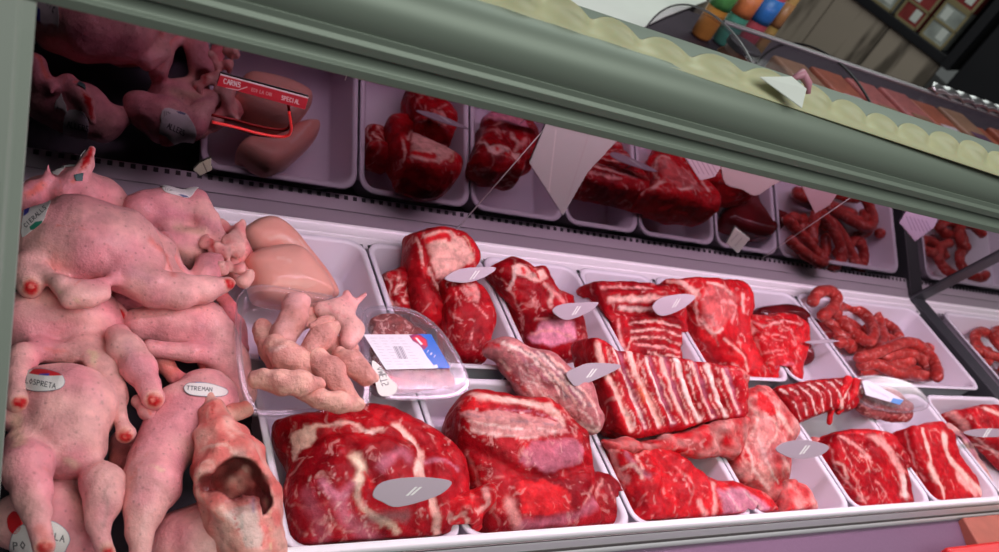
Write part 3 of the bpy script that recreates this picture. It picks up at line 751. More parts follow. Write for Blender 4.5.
# f4: tall marbled piece
piece('beef_flank', 'tall marbled beef piece draped with pale fat, right of the big rib rack', 'beef',
  c([(432, 70), (480, 48), (515, 75), (560, 135), (588, 190), (565, 250), (565, 300), (560, 350), (540, 420), (490, 395), (420, 345), (390, 285), (388, 240), (430, 190), (425, 120)]),
  (763, 440), .068, base=RED * 1.05, base2=PFAT * .8, f2=50, amount=.6, T=.028, bot=.055, dome=.8, R=.04, k=.01, tilt=24, h=.0026, nz=((26, .004), (75, .002), (160, .0007)), seed=41,
  strokes=streaks(34, 75, 15, 1.6, FAT, [(745, 400), (790, 400), (790, 470), (740, 470)], 8) + streaks(14, 70, 15, 2, DRED, [(745, 400), (790, 400), (790, 470), (740, 470)], 9) + [('p', c([(440, 140), (520, 150), (570, 190), (550, 240), (530, 330), (520, 380), (440, 300), (420, 220)]), 8, np.array([.76, .33, .30]), 1, .4), ('s', c([(450, 100), (480, 150), (440, 230)]), 3, FAT, .9, .8), ('s', c([(500, 130), (540, 180), (500, 250)]), 3, FAT, .9, .8),
    ('s', c([(450, 240), (470, 310), (510, 360)]), 3, WHT, .9, .8), ('s', c([(480, 200), (510, 290), (540, 340)]), 3, WHT, .9, .7), ('s', c([(540, 130), (580, 190)]), 5, FAT, .8, .8), ('p', c([(470, 60), (510, 80), (540, 130), (510, 140), (470, 110)]), 3, BRED), ('s', c([(390, 260), (420, 330), (480, 380)]), 4, DRED, 1, .6), ('s', c([(560, 270), (590, 330)]), 4, FAT, .8, .8)])
piece('beef_trimming', 'small ragged beef lump at the foot of the tall marbled piece', 'beef',
  c([(530, 350), (560, 335), (600, 345), (625, 380), (648, 415), (640, 450), (550, 460), (530, 420)]), (792, 498), .045, base=BRED, base2=PFAT, f2=60, amount=.9, T=.022, bot=.04, dome=.8, R=.02, k=.008, tilt=18, h=.0024, nz=((50, .005), (120, .002)), seed=43)
# f5, f6, f7: slabs
c = lambda pts: cr(790, 370, 3.033, pts)
piece('beef_slab', 'wide beef slab with curved fat seams and a pink right rim, front row', 'beef slab',
  c([(118, 200), (150, 188), (270, 188), (308, 222), (348, 290), (376, 350), (372, 400), (340, 425), (205, 430), (182, 385), (132, 310), (112, 250)]), (868, 470), .05, base=RED, base2=DRED, f2=35, m='meat_fine',
  T=.02, bot=.035, dome=.35, R=.018, k=.006, tilt=22, h=.0024, nz=((22, .002), (90, .0008)), seed=51,
  strokes=streaks(12, 60, 14, 1.3, FAT, [(832, 440), (880, 440), (905, 495), (855, 498)], 10) + [('p', c([(215, 195), (272, 190), (306, 225), (345, 290), (375, 345), (368, 395), (335, 395), (320, 300), (280, 240)]), 6, PFAT * .92, .9), ('s', c([(250, 230), (310, 290), (340, 370)]), 4, RED, 1, .6), ('s', c([(345, 330), (350, 380)]), 6, WHT, .8),
    ('s', c([(150, 200), (200, 230), (240, 270), (215, 260)]), 3, PFAT, .8, .9), ('s', c([(120, 230), (135, 290), (180, 350), (230, 400)]), 2.4, PFAT, .9, .8), ('s', c([(140, 280), (165, 290), (175, 330)]), 2.6, FAT, .9, .8), ('s', c([(260, 340), (290, 370), (280, 400)]), 2, PFAT, .9, .7), ('s', c([(160, 240), (190, 290)]), 2, PFAT, .9, .7), ('s', c([(125, 195), (150, 190), (270, 190)]), 2, BRED, .9)])
piece('beef_offcut', 'small dark beef offcut tucked behind the wide slab with curved fat seams', 'beef',
  c([(62, 210), (100, 205), (130, 205), (130, 280), (100, 270), (80, 240)]), (818, 448), .04, base=RED, base2=PFAT, f2=60, T=.012, bot=.02, dome=.7, R=.012, k=.006, tilt=20, h=.0024, seed=53)
piece('beef_slab', 'narrow beef slab split lengthwise by a wavy fat line, front row', 'beef slab',
  c([(347, 182), (380, 170), (430, 158), (450, 175), (475, 200), (500, 270), (545, 330), (590, 375), (580, 400), (445, 415), (405, 335), (372, 285)]), (937, 460), .052, base=RED * 1.05, base2=RED * .75, f2=35, m='meat_fine',
  T=.02, bot=.035, dome=.3, R=.018, k=.006, tilt=22, h=.0024, nz=((22, .002), (90, .0008)), seed=55,
  strokes=[('s', c([(402, 178), (412, 220), (425, 260), (430, 300), (455, 345), (468, 385)]), 3.5, FAT, .7), ('s', c([(425, 290), (445, 330)]), 6, FAT, .8), ('s', c([(468, 200), (480, 260), (520, 310), (560, 350), (590, 378)]), 6, FAT, .6), ('s', c([(510, 320), (540, 350), (560, 372)]), 8, PFAT * 1.05, .7), ('s', c([(350, 185), (375, 275), (405, 335)]), 2, PFAT, .9, .8)])
piece('beef_side_piece', 'greyish sinewy beef strip lying right of the narrow slab', 'beef',
  c([(455, 165), (490, 175), (540, 235), (580, 300), (612, 372), (600, 392), (560, 372), (500, 300), (470, 240)]), (965, 462), .038, base=MAUVE * .8, base2=FAT * .8, f2=70, amount=1, T=.016, bot=.03, dome=.7, R=.015, k=.006, tilt=20, h=.0024, seed=57, nz=((50, .003), (120, .001)))
piece('beef_offcut', 'dark beef offcut between the wide slab and the narrow slab', 'beef',
  c([(318, 225), (345, 205), (362, 240), (375, 280), (385, 300), (368, 300), (340, 260)]), (908, 452), .036, base=DRED, base2=MAUVE * .5, f2=60, T=.012, bot=.02, dome=.7, R=.012, k=.006, tilt=20, h=.0024, seed=58)
piece('beef_slab', 'bright red beef slab with a pale tag across it, right end of the front row', 'beef slab',
  c([(472, 132), (525, 118), (570, 108), (634, 118), (720, 150), (740, 260), (720, 330), (670, 300), (610, 240), (560, 212), (530, 180)]), (995, 440), .052, base=RED * 1.05, base2=DRED, f2=35,
  T=.018, bot=.03, dome=.35, R=.018, k=.006, tilt=20, h=.0024, nz=((26, .003), (90, .001)), seed=59,
  strokes=[('s', c([(480, 128), (520, 160), (535, 185)]), 7, PFAT, .8), ('s', c([(590, 115), (640, 135), (690, 150)]), 4, FAT, .8), ('s', c([(560, 225), (600, 240), (640, 255)]), 3.5, FAT, .8), ('s', c([(560, 205), (620, 250), (660, 300)]), 3, FAT, .8, .8)])

# b2: beef with the pink fat cap
c = lambda pts: cr(370, 220, 5.02, pts)
piece('beef_knuckle', 'tall beef piece topped with a broad pink fat cap, back row', 'beef',
  c([(210, 70), (250, 55), (320, 32), (400, 42), (468, 78), (525, 165), (520, 225), (470, 290), (400, 330), (375, 430), (365, 520), (330, 560), (250, 530), (200, 450), (195, 260), (200, 160)]), (436, 275), .075, base=RED, base2=DRED, f2=30,
  T=.028, bot=.05, dome=.6, R=.028, k=.008, tilt=38, h=.0025, nz=((22, .003), (70, .0012)), seed=61,
  relief=[('s', c([(250, 90), (285, 180), (300, 290), (360, 380)]), 4, -.006), ('s', c([(215, 250), (260, 300)]), 3, -.003)],
  strokes=[('p', c([(255, 65), (320, 36), (400, 46), (465, 85), (522, 168), (515, 220), (440, 260), (380, 290), (330, 305), (300, 230), (280, 140)]), 4, np.array([.88, .45, .38]), .8),
    ('s', c([(285, 100), (330, 85), (380, 75), (400, 95)]), 4.5, BRED, .6), ('s', c([(330, 125), (400, 125), (440, 160)]), 4, np.array([.86, .56, .42]), 1, .5), ('s', c([(235, 90), (250, 150), (265, 215)]), 2.6, FAT, .7, .9), ('s', c([(295, 240), (330, 320), (365, 370)]), 2.4, FAT, .7), ('s', c([(470, 80), (510, 140), (515, 200)]), 2.2, YEL * .9, .8, .7), ('s', c([(215, 300), (270, 340), (330, 380)]), 1.6, DRED, 1, .6)])
piece('beef_chunk', 'dark red beef chunk under the tag, right of the fat-capped beef', 'beef',
  c([(345, 310), (400, 300), (470, 290), (545, 320), (590, 400), (615, 490), (600, 600), (560, 720), (470, 735), (400, 680), (375, 560), (370, 400)]), (465, 322), .06, base=RED * .9, base2=DRED, f2=35,
  T=.026, bot=.045, dome=.6, R=.025, k=.008, tilt=30, h=.0025, nz=((24, .003), (70, .0015)), seed=63,
  strokes=streaks(8, 55, 20, 1.2, PFAT, [(445, 285), (485, 300), (485, 360), (450, 360)], 13) + [('p', c([(450, 320), (520, 315), (560, 370), (540, 420), (490, 400)]), 3, PFAT, .9, .8), ('s', c([(480, 330), (520, 380), (500, 400)]), 3, BRED, .9), ('s', c([(455, 350), (510, 410), (590, 490)]), 1.8, PFAT, .9, .7), ('s', c([(420, 340), (430, 450), (410, 600)]), 1.2, PFAT, .9, .5), ('s', c([(385, 320), (375, 420), (380, 520)]), 3, DRED * .7, 1, .8), ('s', c([(530, 500), (500, 640)]), 1.4, PFAT, .9, .5)])
piece('beef_roll', 'small swirled beef cut with fat curls, left of the fat-capped beef', 'beef',
  c([(50, 275), (120, 248), (200, 245), (205, 440), (190, 480), (110, 470), (85, 420), (70, 340)]), (396, 290), .05, base=RED * .85, base2=DRED, f2=40, T=.02, bot=.04, dome=.7, R=.02, k=.008, tilt=30, h=.0024, seed=65,
  strokes=[('s', c([(80, 290), (105, 330), (100, 390), (120, 430)]), 2.2, FAT, .8), ('s', c([(130, 300), (160, 290), (170, 320), (135, 330), (140, 370)]), 1.8, FAT, .8), ('s', c([(190, 290), (185, 350), (165, 400), (190, 420)]), 1.8, FAT, .8), ('s', c([(70, 290), (90, 300)]), 2, FAT, .8)])
# b3
c = lambda pts: cr(370, 210, 2.904, pts)
piece('beef_shank', 'folded beef piece with white sinew top and mauve lower end, in the back row', 'beef',
  c([(360, 165), (415, 142), (460, 160), (498, 160), (520, 200), (535, 228), (575, 250), (578, 275), (603, 315), (612, 360), (618, 400), (600, 440), (550, 445), (490, 425), (452, 388), (432, 330), (398, 270), (372, 215)]), (540, 310), .065, base=RED, base2=DRED, f2=30,
  T=.028, bot=.05, dome=.7, R=.03, k=.008, tilt=32, h=.0025, nz=((24, .004), (70, .0016)), seed=71,
  relief=[('s', c([(500, 200), (510, 260), (450, 370)]), 4, -.006), ('s', c([(450, 365), (500, 320), (590, 310)]), 4, .004)],
  strokes=streaks(10, 60, 14, 1.5, FAT, [(495, 265), (545, 270), (560, 310), (520, 340)], 14) + [('p', c([(405, 160), (430, 150), (470, 180), (500, 165), (520, 200), (480, 215), (430, 190), (400, 225)]), 3, FAT, .9), ('s', c([(425, 165), (415, 200), (400, 230)]), 3, WHT, .8), ('s', c([(470, 170), (490, 195)]), 3, BRED, .8), ('s', c([(440, 170), (450, 185)]), 3, BRED, .8), ('s', c([(505, 215), (525, 240), (520, 280)]), 3.5, FAT, .8, .8), ('s', c([(530, 230), (560, 260)]), 5, PFAT, .8, .7),
    ('p', c([(450, 370), (500, 315), (560, 310), (600, 320), (605, 380), (540, 400), (470, 390)]), 5, MAUVE * 1.45, .9), ('s', c([(470, 360), (530, 350), (590, 370)]), 2.5, PFAT, .9, .8), ('s', c([(480, 320), (540, 310)]), 2.5, PFAT, .9, .8), ('s', c([(400, 230), (440, 300), (440, 350)]), 1.8, PFAT, 1, .5)])
# shank bone piece lying across both rows
sh = [L3((492, 350, .085, 10), (512, 352, .095, 12)), L3((508, 352, .095, 13), (545, 372, .10, 20)), L3((545, 372, .10, 19), (575, 395, .095, 19)), L3((572, 392, .095, 18), (592, 418, .088, 13)), L3((508, 368, .08, 8), (530, 388, .085, 13)), L3((530, 385, .085, 12), (590, 424, .082, 8))]
V, Fc = blob(sh, h=.0024, k=.014, nz=((30, .0015), (90, .001)), seed=75)
c = lambda pts: cr(370, 210, 2.904, pts)
col = paint(V, Fc, np.array([.62, .24, .24]), [('s', c([(330, 395), (350, 385), (375, 395)]), 5, BRED, .8), ('s', c([(385, 385), (430, 400), (470, 430)]), 3, WHT, .8), ('s', c([(400, 470), (420, 490), (450, 520)]), 5, BRED, .9, .7), ('s', c([(380, 440), (400, 460)]), 4, FAT, .8), ('s', c([(460, 410), (530, 470), (580, 520)]), 2.6, WHT, .9, .8), ('s', c([(430, 420), (500, 480), (560, 540)]), 3, MAUVE, .9, .8), ('s', c([(490, 420), (560, 480), (610, 560)]), 2.4, MAUVE, .9, .7), ('s', c([(520, 450), (570, 500), (600, 530)]), 2, WHT, .9, .8), ('s', c([(600, 620), (670, 640)]), 6, WHT, .8), ('s', c([(350, 385), (400, 420), (430, 440)]), 3, PINK, .9, .6)] + [('s', c([(420 + 16 * j, 395 + 4 * j), (500 + 14 * j, 460 + 4 * j), (570 + 14 * j, 560 + 2 * j)]), 2.6, (WHT * 1.05, GREY * .7, FAT, MAUVE * .8)[j % 4], .8) for j in range(7)] + streaks(26, 42, 30, 1.6, WHT, [(510, 348), (545, 358), (598, 408), (600, 425), (570, 420), (515, 385)], 17) + streaks(14, 42, 26, 1.8, DRED, [(510, 348), (545, 358), (598, 408), (600, 425), (570, 420), (515, 385)], 18), PINK * .55, 40, 75)
finish('shank_bone', V, Fc, M['meat_fine'], col, 'pale sinewy shank lying across the two rows of trays', 'shank')
# b4 ribs
c = lambda pts: cr(570, 250, 2.904, pts)
piece('rib_rack', 'small rack of ribs with long pale fat bands, fourth tray of the back row', 'ribs',
  c([(52, 105), (82, 95), (160, 98), (240, 104), (300, 110), (328, 190), (325, 220), (342, 322), (250, 330), (150, 310), (115, 250), (85, 180)]), (640, 320), .06, base=RED, base2=DRED, f2=30,
  T=.02, bot=.04, dome=.35, R=.02, k=.006, tilt=30, h=.0024, nz=((24, .002), (80, .001)), seed=81,
  relief=[('s', c([(110, 130), (220, 125), (300, 130)]), 4, .006), ('s', c([(120, 175), (250, 185), (320, 190)]), 3, -.006), ('s', c([(130, 215), (250, 210), (320, 225)]), 3, -.003), ('s', c([(150, 265), (250, 265), (330, 290)]), 3, -.003)],
  strokes=[('s', c([(90, 110), (130, 108), (240, 112)]), 3, PFAT, .8), ('s', c([(115, 145), (180, 140), (290, 140)]), 5, FAT, .8), ('s', c([(140, 170), (230, 172), (240, 175)]), 4, WHT, .8), ('s', c([(110, 128), (200, 125)]), 2, RED, .9, .7), ('s', c([(140, 200), (150, 260), (160, 300)]), 3, PFAT, .8), ('s', c([(170, 215), (240, 205), (320, 225)]), 2, FAT, .8), ('s', c([(180, 235), (260, 230), (325, 250)]), 2, FAT, .8), ('s', c([(180, 255), (260, 255), (330, 280)]), 2, FAT, .8), ('s', c([(190, 275), (260, 280), (330, 300)]), 2.2, PFAT, .8), ('s', c([(230, 300), (330, 312)]), 2, FAT, .8), ('s', c([(160, 300), (190, 250)]), 2, FAT, .8, .7), ('p', c([(52, 105), (82, 100), (110, 150), (125, 240), (85, 180)]), 3, DRED * 1.3, 1, .8)])
# b5 pieces
piece('beef_neck', 'tall red and white fatty beef piece, left of the shiny one in the back row', 'beef',
  c([(275, 90), (330, 80), (390, 84), (470, 90), (508, 130), (515, 170), (505, 220), (535, 300), (558, 365), (545, 395), (490, 390), (432, 335), (400, 300), (370, 265), (352, 190), (320, 140)]), (715, 325), .068, base=BRED, base2=RED, f2=32,
  T=.028, bot=.055, dome=.7, R=.028, k=.008, tilt=30, h=.0025, nz=((28, .005), (80, .0018)), seed=85,
  relief=[('s', c([(370, 130), (370, 200), (420, 260)]), 4, -.005), ('s', c([(440, 250), (500, 320)]), 4, .004)],
  strokes=streaks(16, 65, 13, 1.8, FAT, [(680, 285), (740, 285), (750, 370), (710, 340)], 11) + streaks(10, 60, 18, 2.2, DRED, [(680, 285), (740, 285), (755, 370), (710, 350)], 12) + [('p', c([(380, 100), (430, 90), (500, 130), (480, 190), (430, 250), (390, 230), (365, 180)]), 6, PFAT, .9, .3), ('s', c([(285, 90), (330, 100), (370, 130)]), 4, FAT, .8), ('s', c([(400, 95), (440, 105), (470, 130)]), 2.6, FAT, .8), ('s', c([(500, 130), (505, 180)]), 3, FAT, .8), ('s', c([(380, 200), (410, 240), (440, 230)]), 2.6, FAT, .8), ('s', c([(450, 260), (500, 300), (520, 350)]), 2.4, FAT, .8, .8), ('s', c([(370, 120), (365, 160), (375, 220)]), 2.4, FAT, .8), ('s', c([(470, 330), (540, 380)]), 2.2, PFAT, .8), ('s', c([(440, 150), (480, 160), (470, 210)]), 3, PFAT * 1.1, .9, .8)])
piece('beef_cut', 'shiny bright red beef cut with thin seams, in front of the dark liver', 'beef',
  c([(510, 195), (560, 190), (600, 180), (668, 210), (680, 245), (668, 320), (655, 385), (640, 425), (580, 420), (555, 345), (520, 250)]), (776, 345), .065, base=BRED, base2=RED, f2=28, m='meat_fine',
  T=.026, bot=.05, dome=.6, R=.025, k=.007, tilt=30, h=.0025, nz=((26, .004), (80, .0012)), seed=87,
  relief=[('s', c([(520, 220), (600, 210), (670, 215)]), 3, .005), ('s', c([(560, 250), (650, 300)]), 4, -.004)],
  strokes=streaks(8, 40, 16, 1.4, PFAT, [(745, 315), (800, 325), (795, 370), (765, 375)], 15) + [('s', c([(515, 200), (560, 220), (620, 205), (672, 215)]), 2, PFAT, .8), ('s', c([(510, 190), (530, 230), (510, 260)]), 3, FAT, .8), ('s', c([(560, 240), (640, 260), (670, 320)]), 1.6, PFAT, .8, .7), ('s', c([(600, 340), (650, 330)]), 2.6, MAUVE * 1.4, 1, .7), ('s', c([(640, 230), (660, 300), (640, 370)]), 1.6, PFAT, .9, .6), ('s', c([(560, 300), (620, 290)]), 1.6, PFAT, .9, .6)])
piece('liver', 'dark purplish red liver at the back of the tray next to the sausages', 'liver',
  c([(535, 175), (600, 158), (650, 163), (690, 192), (735, 228), (756, 255), (720, 275), (690, 272), (700, 300), (725, 310), (715, 330), (680, 335), (640, 300), (580, 250)]), (792, 325), .045, base=np.array([.085, .004, .006]), base2=np.array([.16, .008, .012]), f2=25, m='liver',
  T=.02, bot=.035, dome=.8, R=.022, k=.008, tilt=24, h=.0025, nz=((22, .002),), seed=89)
# f-row/b-row overlap: ribbed strip and red ribbons
c = lambda pts: cr(600, 370, 3.033, pts)
piece('rib_strip', 'ribbed strip of lamb ribs with white curved bands, lying across the tray rims', 'ribs',
  c([(532, 55), (600, 36), (690, 27), (760, 24), (798, 44), (785, 95), (760, 125), (690, 128), (610, 160), (590, 165), (560, 110)]), (820, 400), .085, base=RED * .8, base2=DRED, f2=30, m='meat_fine',
  T=.012, bot=.016, dome=.5, R=.014, k=.005, tilt=30, h=.0022, nz=((26, .002),), seed=91,
  relief=[('s', c([(560 + i * 34, 55 - i * 5), (585 + i * 34, 95 - i * 5), (600 + i * 34, 145 - i * 5)]), 2, .003) for i in range(5)],
  strokes=[('s', c([(545 + i * 28, 58 - i * 5), (585 + i * 28, 90 - i * 5), (608 + i * 24, 150 - i * 5)]), 1.7, WHT, .8) for i in range(7)] + [('s', c([(540, 55), (600, 38), (690, 30)]), 1.5, BRED, .9), ('s', c([(760, 40), (740, 80), (730, 120)]), 3, FAT, .8)])
for i, (pts, lab) in enumerate([([(752, 30), (735, 60), (715, 100), (700, 125), (695, 160)], 'left red meat ribbon hanging over the lamb rib strip'), ([(775, 35), (770, 70), (745, 100), (722, 130)], 'right red meat ribbon hanging over the lamb rib strip')]):
    q = c(pts); limbs = [L3((*q[j], .112 - .012 * j, 4.2 - .4 * j), (*q[j + 1], .112 - .012 * (j + 1), 3.8 - .4 * j)) for j in range(len(q) - 1)]
    V, Fc = blob(limbs, h=.0018, k=.004, nz=((80, .0015),), seed=93 + i); finish('meat_ribbon', V, Fc, M['meat_fine'], paint(V, Fc, BRED, (), RED, 60, 3), lab, 'beef')
# the big rack of ribs across the middle
c = lambda pts: cr(570, 250, 2.904, pts)
str_ = []
for i in range(9):
    x0 = 78 + i * 46; y0 = 275 + i * 9; x1 = 178 + i * 39; y1 = 520 - i * 6; mx, my = (x0 + x1) / 2 - 8, (y0 + y1) / 2
    if i in (1, 3, 4, 6, 8): str_.append(('s', c([(x0 + 10, y0), (mx + 10, my), (x1, y1)]), 5.5, np.array([.38, .10, .16]), .9, .85))
    str_.append(('s', c([(x0, y0), (mx + 4, my), (x1, y1)]), (5.5, 2.5, 6, 3, 5, 6, 3, 5.5, 3)[i], WHT if i % 2 else FAT, .7))
    str_.append(('s', c([(x0 + 26, y0 + 6), (mx + 24, my), (x1 + 20, y1)]), 1.5, FAT, .8, .7))
piece('rib_rack', 'big rack of ribs with vertical white bands lying across the middle of the case', 'ribs',
  c([(52, 266), (76, 262), (130, 288), (340, 322), (490, 348), (500, 405), (494, 486), (400, 500), (160, 545), (102, 440), (66, 345)]), (662, 390), .105, base=RED, base2=DRED * 1.3, f2=34,
  T=.018, bot=.05, dome=.25, R=.016, k=.005, tilt=34, yaw=-8, roll=0, h=.0024, nz=((22, .0018), (80, .001)), seed=95,
  relief=[('s', c([(98 + i * 46, 282 + i * 8), (125 + i * 43, 390), (175 + i * 40, 515 - i * 6)]), 3.2, -.0045) for i in range(8)], strokes=str_ + streaks(16, 68, 26, 1.3, WHT, [(600, 345), (735, 372), (735, 412), (630, 430)], 16) + [('s', c([(205, 400), (215, 430)]), 7, np.array([.62, .12, .05]), .9, .8)])
piece('beef_strip', 'knobbly red strip of beef squeezed under the lower edge of the big rib rack', 'beef',
  cr(600, 370, 3.033, [(15, 212), (130, 212), (260, 182), (425, 135), (432, 210), (405, 262), (310, 268), (210, 262), (100, 262), (35, 258)]), (668, 440), .075, base=RED * 1.1, base2=PFAT * .6, f2=60, amount=.35, T=.02, bot=.04, dome=.6, R=.018, k=.006, tilt=35, h=.0024, nz=((45, .005), (110, .002)), seed=97)
# minced pack contents and other things come later

# ------------------------------------------------------------------ sausages
def sausage(pts3, r, label, name='sausage', group='thin sausages coiled in the back tray', seed=0):
    q = cat(pts3, 7); n = len(q); rr = []
    for i in range(n):
        e = min(i, n - 1 - i) / 2.2; t = math.sqrt(max(0, 1 - (1 - min(e, 1)) ** 2)) * .9 + .1
        rr.append(r * t * (1 + .05 * math.sin(i * .9 + seed) + .04 * math.sin(i * 2.3 + seed)))
    mb = MB(); mb.tube(q, rr, 14); V = np.array(mb.V)
    w = vnoise(V, 90, seed); w2 = vnoise(V, 260, seed + 5)
    base = np.array([.42, .035, .03]); col = base * (1 + .35 * w[:, None]) + np.clip(w2 - .35, 0, 1)[:, None] * np.array([.6, .3, .25])
    o = mesh(name, V, mb.F, M['sausage'], None, True, col); tag(o, label, 'sausage', group); recentre(o); return o
c = lambda pts: cr(760, 250, 3.247, pts)
S1 = [([(168, 175), (185, 142), (220, 132), (248, 150), (240, 185), (215, 205), (200, 215)], .072, 'sausage forming the open loop at the top left of the tray'),
      ([(205, 205), (225, 240), (262, 265), (285, 300), (300, 325)], .030, 'sausage running down the left side of the tray'),
      ([(248, 215), (255, 185), (295, 185), (345, 215), (368, 262), (355, 298), (320, 280), (275, 240), (262, 215)], .052, 'sausage curled in a ring left of the middle'),
      ([(372, 200), (388, 240), (398, 290), (392, 330)], .040, 'short upright sausage right of the ring'),
      ([(345, 205), (400, 235), (440, 265), (450, 290)], .030, 'sausage sloping down behind the middle'),
      ([(312, 352), (370, 338), (430, 312), (490, 300), (540, 330), (572, 380), (575, 420)], .050, 'long sausage arching over the right half'),
      ([(318, 372), (380, 372), (440, 398), (500, 405), (560, 412)], .036, 'sausage along the front edge of the tray'),
      ([(395, 352), (450, 335), (510, 345), (550, 385)], .036, 'sausage nested under the long arching one'),
      ([(535, 315), (565, 330), (578, 370)], .034, 'short sausage tip at the right end'),
      ([(250, 300), (300, 305), (340, 318), (370, 300)], .034, 'sausage crossing under the ring'),
      ([(400, 378), (450, 366), (500, 362)], .032, 'short sausage between the front and the arching one'),
      ([(225, 255), (280, 285), (300, 260)], .036, 'bent sausage between the loop and the ring')]
S1 += [([(230, 215), (300, 245), (350, 300)], .020, 'sausage deep in the tray under the ring'), ([(330, 250), (420, 290), (480, 330)], .020, 'sausage deep in the tray behind the arching one'),
      ([(330, 395), (420, 385), (520, 390)], .020, 'sausage lying on the tray floor near the front edge'), ([(450, 310), (520, 350), (560, 400)], .022, 'sausage on the tray floor under the right half')]
for i, (pts, z, lab) in enumerate(S1):
    sausage([P(x, y, z + .006 * math.sin(j * 1.3 + i)) for j, (x, y) in enumerate(c(pts))], .0115, 'thin red ' + lab, seed=i)
rng = random.Random(9)
S2 = ['at the back left', 'at the left wall', 'nearest the dark joint', 'lying highest, crossing over', 'in the middle', 'along the front', 'at the right', 'beneath the crossing one', 'curled at the back']
for i in range(9):
    cx, cy = 1.93 + .075 * (i % 3) + .02 * rng.random(), .70 + .05 * (i // 3); a0 = rng.random() * 6
    pts = [np.array([cx + .045 * math.cos(a0 + t) * 1.3, cy + .04 * math.sin(a0 + t), .022 + .012 * (i % 3) + .004 * math.sin(t * 2)]) for t in np.linspace(0, 3.6, 6)]
    sausage(pts, .0115, f'dim sausage in the tray beyond the dark joint, {S2[i]}', group='sausages beyond the dark joint', seed=20 + i)

# ------------------------------------------------------------------ poultry
SK2 = np.array([.76, .28, .32]); SK1 = np.array([.84, .43, .41])
TIP = np.array([.55, .012, .018]); SORE = np.array([.80, .20, .17]); BRUISE = np.array([.42, .26, .24]); YSK = np.array([.82, .60, .36])
def chain(*nodes): return [L3(a, b) for a, b in zip(nodes[:-1], nodes[1:])]
def bird(label, limbs, strokes=(), name='whole_chicken', cat_='chicken', group=None, k=.008, h=.0028, nz=((20, .003), (55, .0018), (130, .0007)), cuts=(), seed=0, m='skin', b1=SK1, b2=SK2, f2=22, amount=.7, floor=.008, seams=0):
    V, Fc = blob(limbs, h=h, k=k, nz=nz, cuts=cuts, seed=seed, floor=floor)
    col = paint(V, Fc, b1, list(strokes), b2, f2, seed, amount=amount, seams=seams)
    for cc in cuts:              # raw red lining of the opened cavities, darkened for the shade inside
        w_ = smooth01((.0035 - np.abs(sdcap(V, cc[0], cc[1], cc[2], cc[3]))) / .0025)[:, None] * .92
        ln_ = CAV * (.75 + .5 * vnoise(V, 90, seed + 9))[:, None]; col = col * (1 - w_) + ln_ * w_
    return finish(name, V, Fc, M[m], col, label, cat_, group)
def knob(x, y, r=8, w=.9):
    return [('s', [(x - 1.2, y), (x + 1.2, y)], r * 1.25, np.array([.88, .50, .40]), .5, w), ('s', [(x - 1.5, y), (x + 1.5, y + .5)], r * .95, TIP, .6), ('s', [(x - .6, y - 1), (x + .8, y)], r * .3, np.array([.80, .22, .18]), .8)]
# back left, behind everything
bird('whole chicken at the back left corner with a red-tipped bone sticking up', chain((45, 198, .10, 24), (75, 195, .105, 27), (100, 196, .10, 20)) + chain((100, 196, .10, 14), (122, 205, .10, 10)) + chain((64, 192, .125, 11), (76, 179, .135, 9), (87, 164, .145, 6), (92, 149, .15, 4)) + chain((25, 200, .12, 14), (34, 190, .12, 10)) + chain((48, 182, .13, 4), (48, 166, .14, 3)),
  [('s', [(84, 168), (91, 149)], 4.5, TIP, .6), ('s', [(74, 182), (86, 166)], 2.2, SORE, .8), ('s', [(28, 194), (42, 184)], 5, SORE, .8), ('s', [(60, 180), (64, 205)], 2, SORE, 1, .5)], k=.01, seed=101)
# back centre carcass with label
bird('plucked chicken behind, its open end turned to the smooth breasts', chain((142, 212, .105, 19), (165, 210, .105, 22), (190, 212, .105, 19)) + chain((198, 200, .12, 9), (207, 218, .115, 9), (222, 240, .105, 8)) + chain((172, 244, .085, 22), (195, 250, .085, 22)) + chain((205, 275, .105, 14), (212, 262, .10, 13)) + chain((162, 240, .11, 10), (172, 262, .11, 8), (188, 285, .10, 8)),
  [('s', [(165, 212), (195, 218), (215, 228)], 10, np.array([.74, .28, .36]), 1, .6), ('s', [(178, 228), (205, 232)], 8, np.array([.66, .40, .30]), 1, .8), ('s', [(170, 248), (195, 255), (205, 250)], 12, np.array([.84, .44, .36]), 1, .7), ('s', [(170, 250), (182, 275)], 5, SORE, 1, .6), ('s', [(160, 225), (170, 240)], 3, TIP, 1, .4)],
  cuts=[L3((190, 236, .118, 9), (212, 246, .112, 9), .01)], seed=103, k=.009, nz=((30, .004), (75, .002)))
# fat and giblet lumps
rng = random.Random(4); lum = []
for x, y, r in ((212, 230, 7), (222, 228, 8), (232, 232, 6), (240, 228, 6), (220, 240, 8), (232, 243, 7), (242, 238, 6), (225, 254, 7), (236, 252, 6), (214, 250, 6), (228, 266, 6), (238, 268, 5), (244, 280, 5), (205, 243, 6), (218, 270, 5)):
    a = rng.random() * 6; lum.append(L3((x, y, .10 + .012 * rng.random(), r * .8), (x + 6 * math.cos(a), y + 5 * math.sin(a), .10 + .012 * rng.random(), r * .6)))
lum += [L3((206, 234, .085, 10), (240, 252, .085, 11)), L3((214, 250, .08, 9), (240, 274, .08, 8))]
lum = [(a, b, ra * 1.25, rb * 1.25) for a, b, ra, rb in lum]
bird('knot of pink fat and skin lumps between the open chicken and the smooth breasts', lum, [('s', [(212, 240), (216, 256)], 4, TIP, 1, .8), ('s', [(234, 246), (240, 262)], 3, SORE, 1, .8)], name='chicken_fat', cat_='chicken', k=.006, h=.0022, nz=((60, .005), (130, .0025)), seed=105, b1=np.array([.86, .48, .42]), b2=np.array([.80, .26, .26]), f2=60, m='skin')
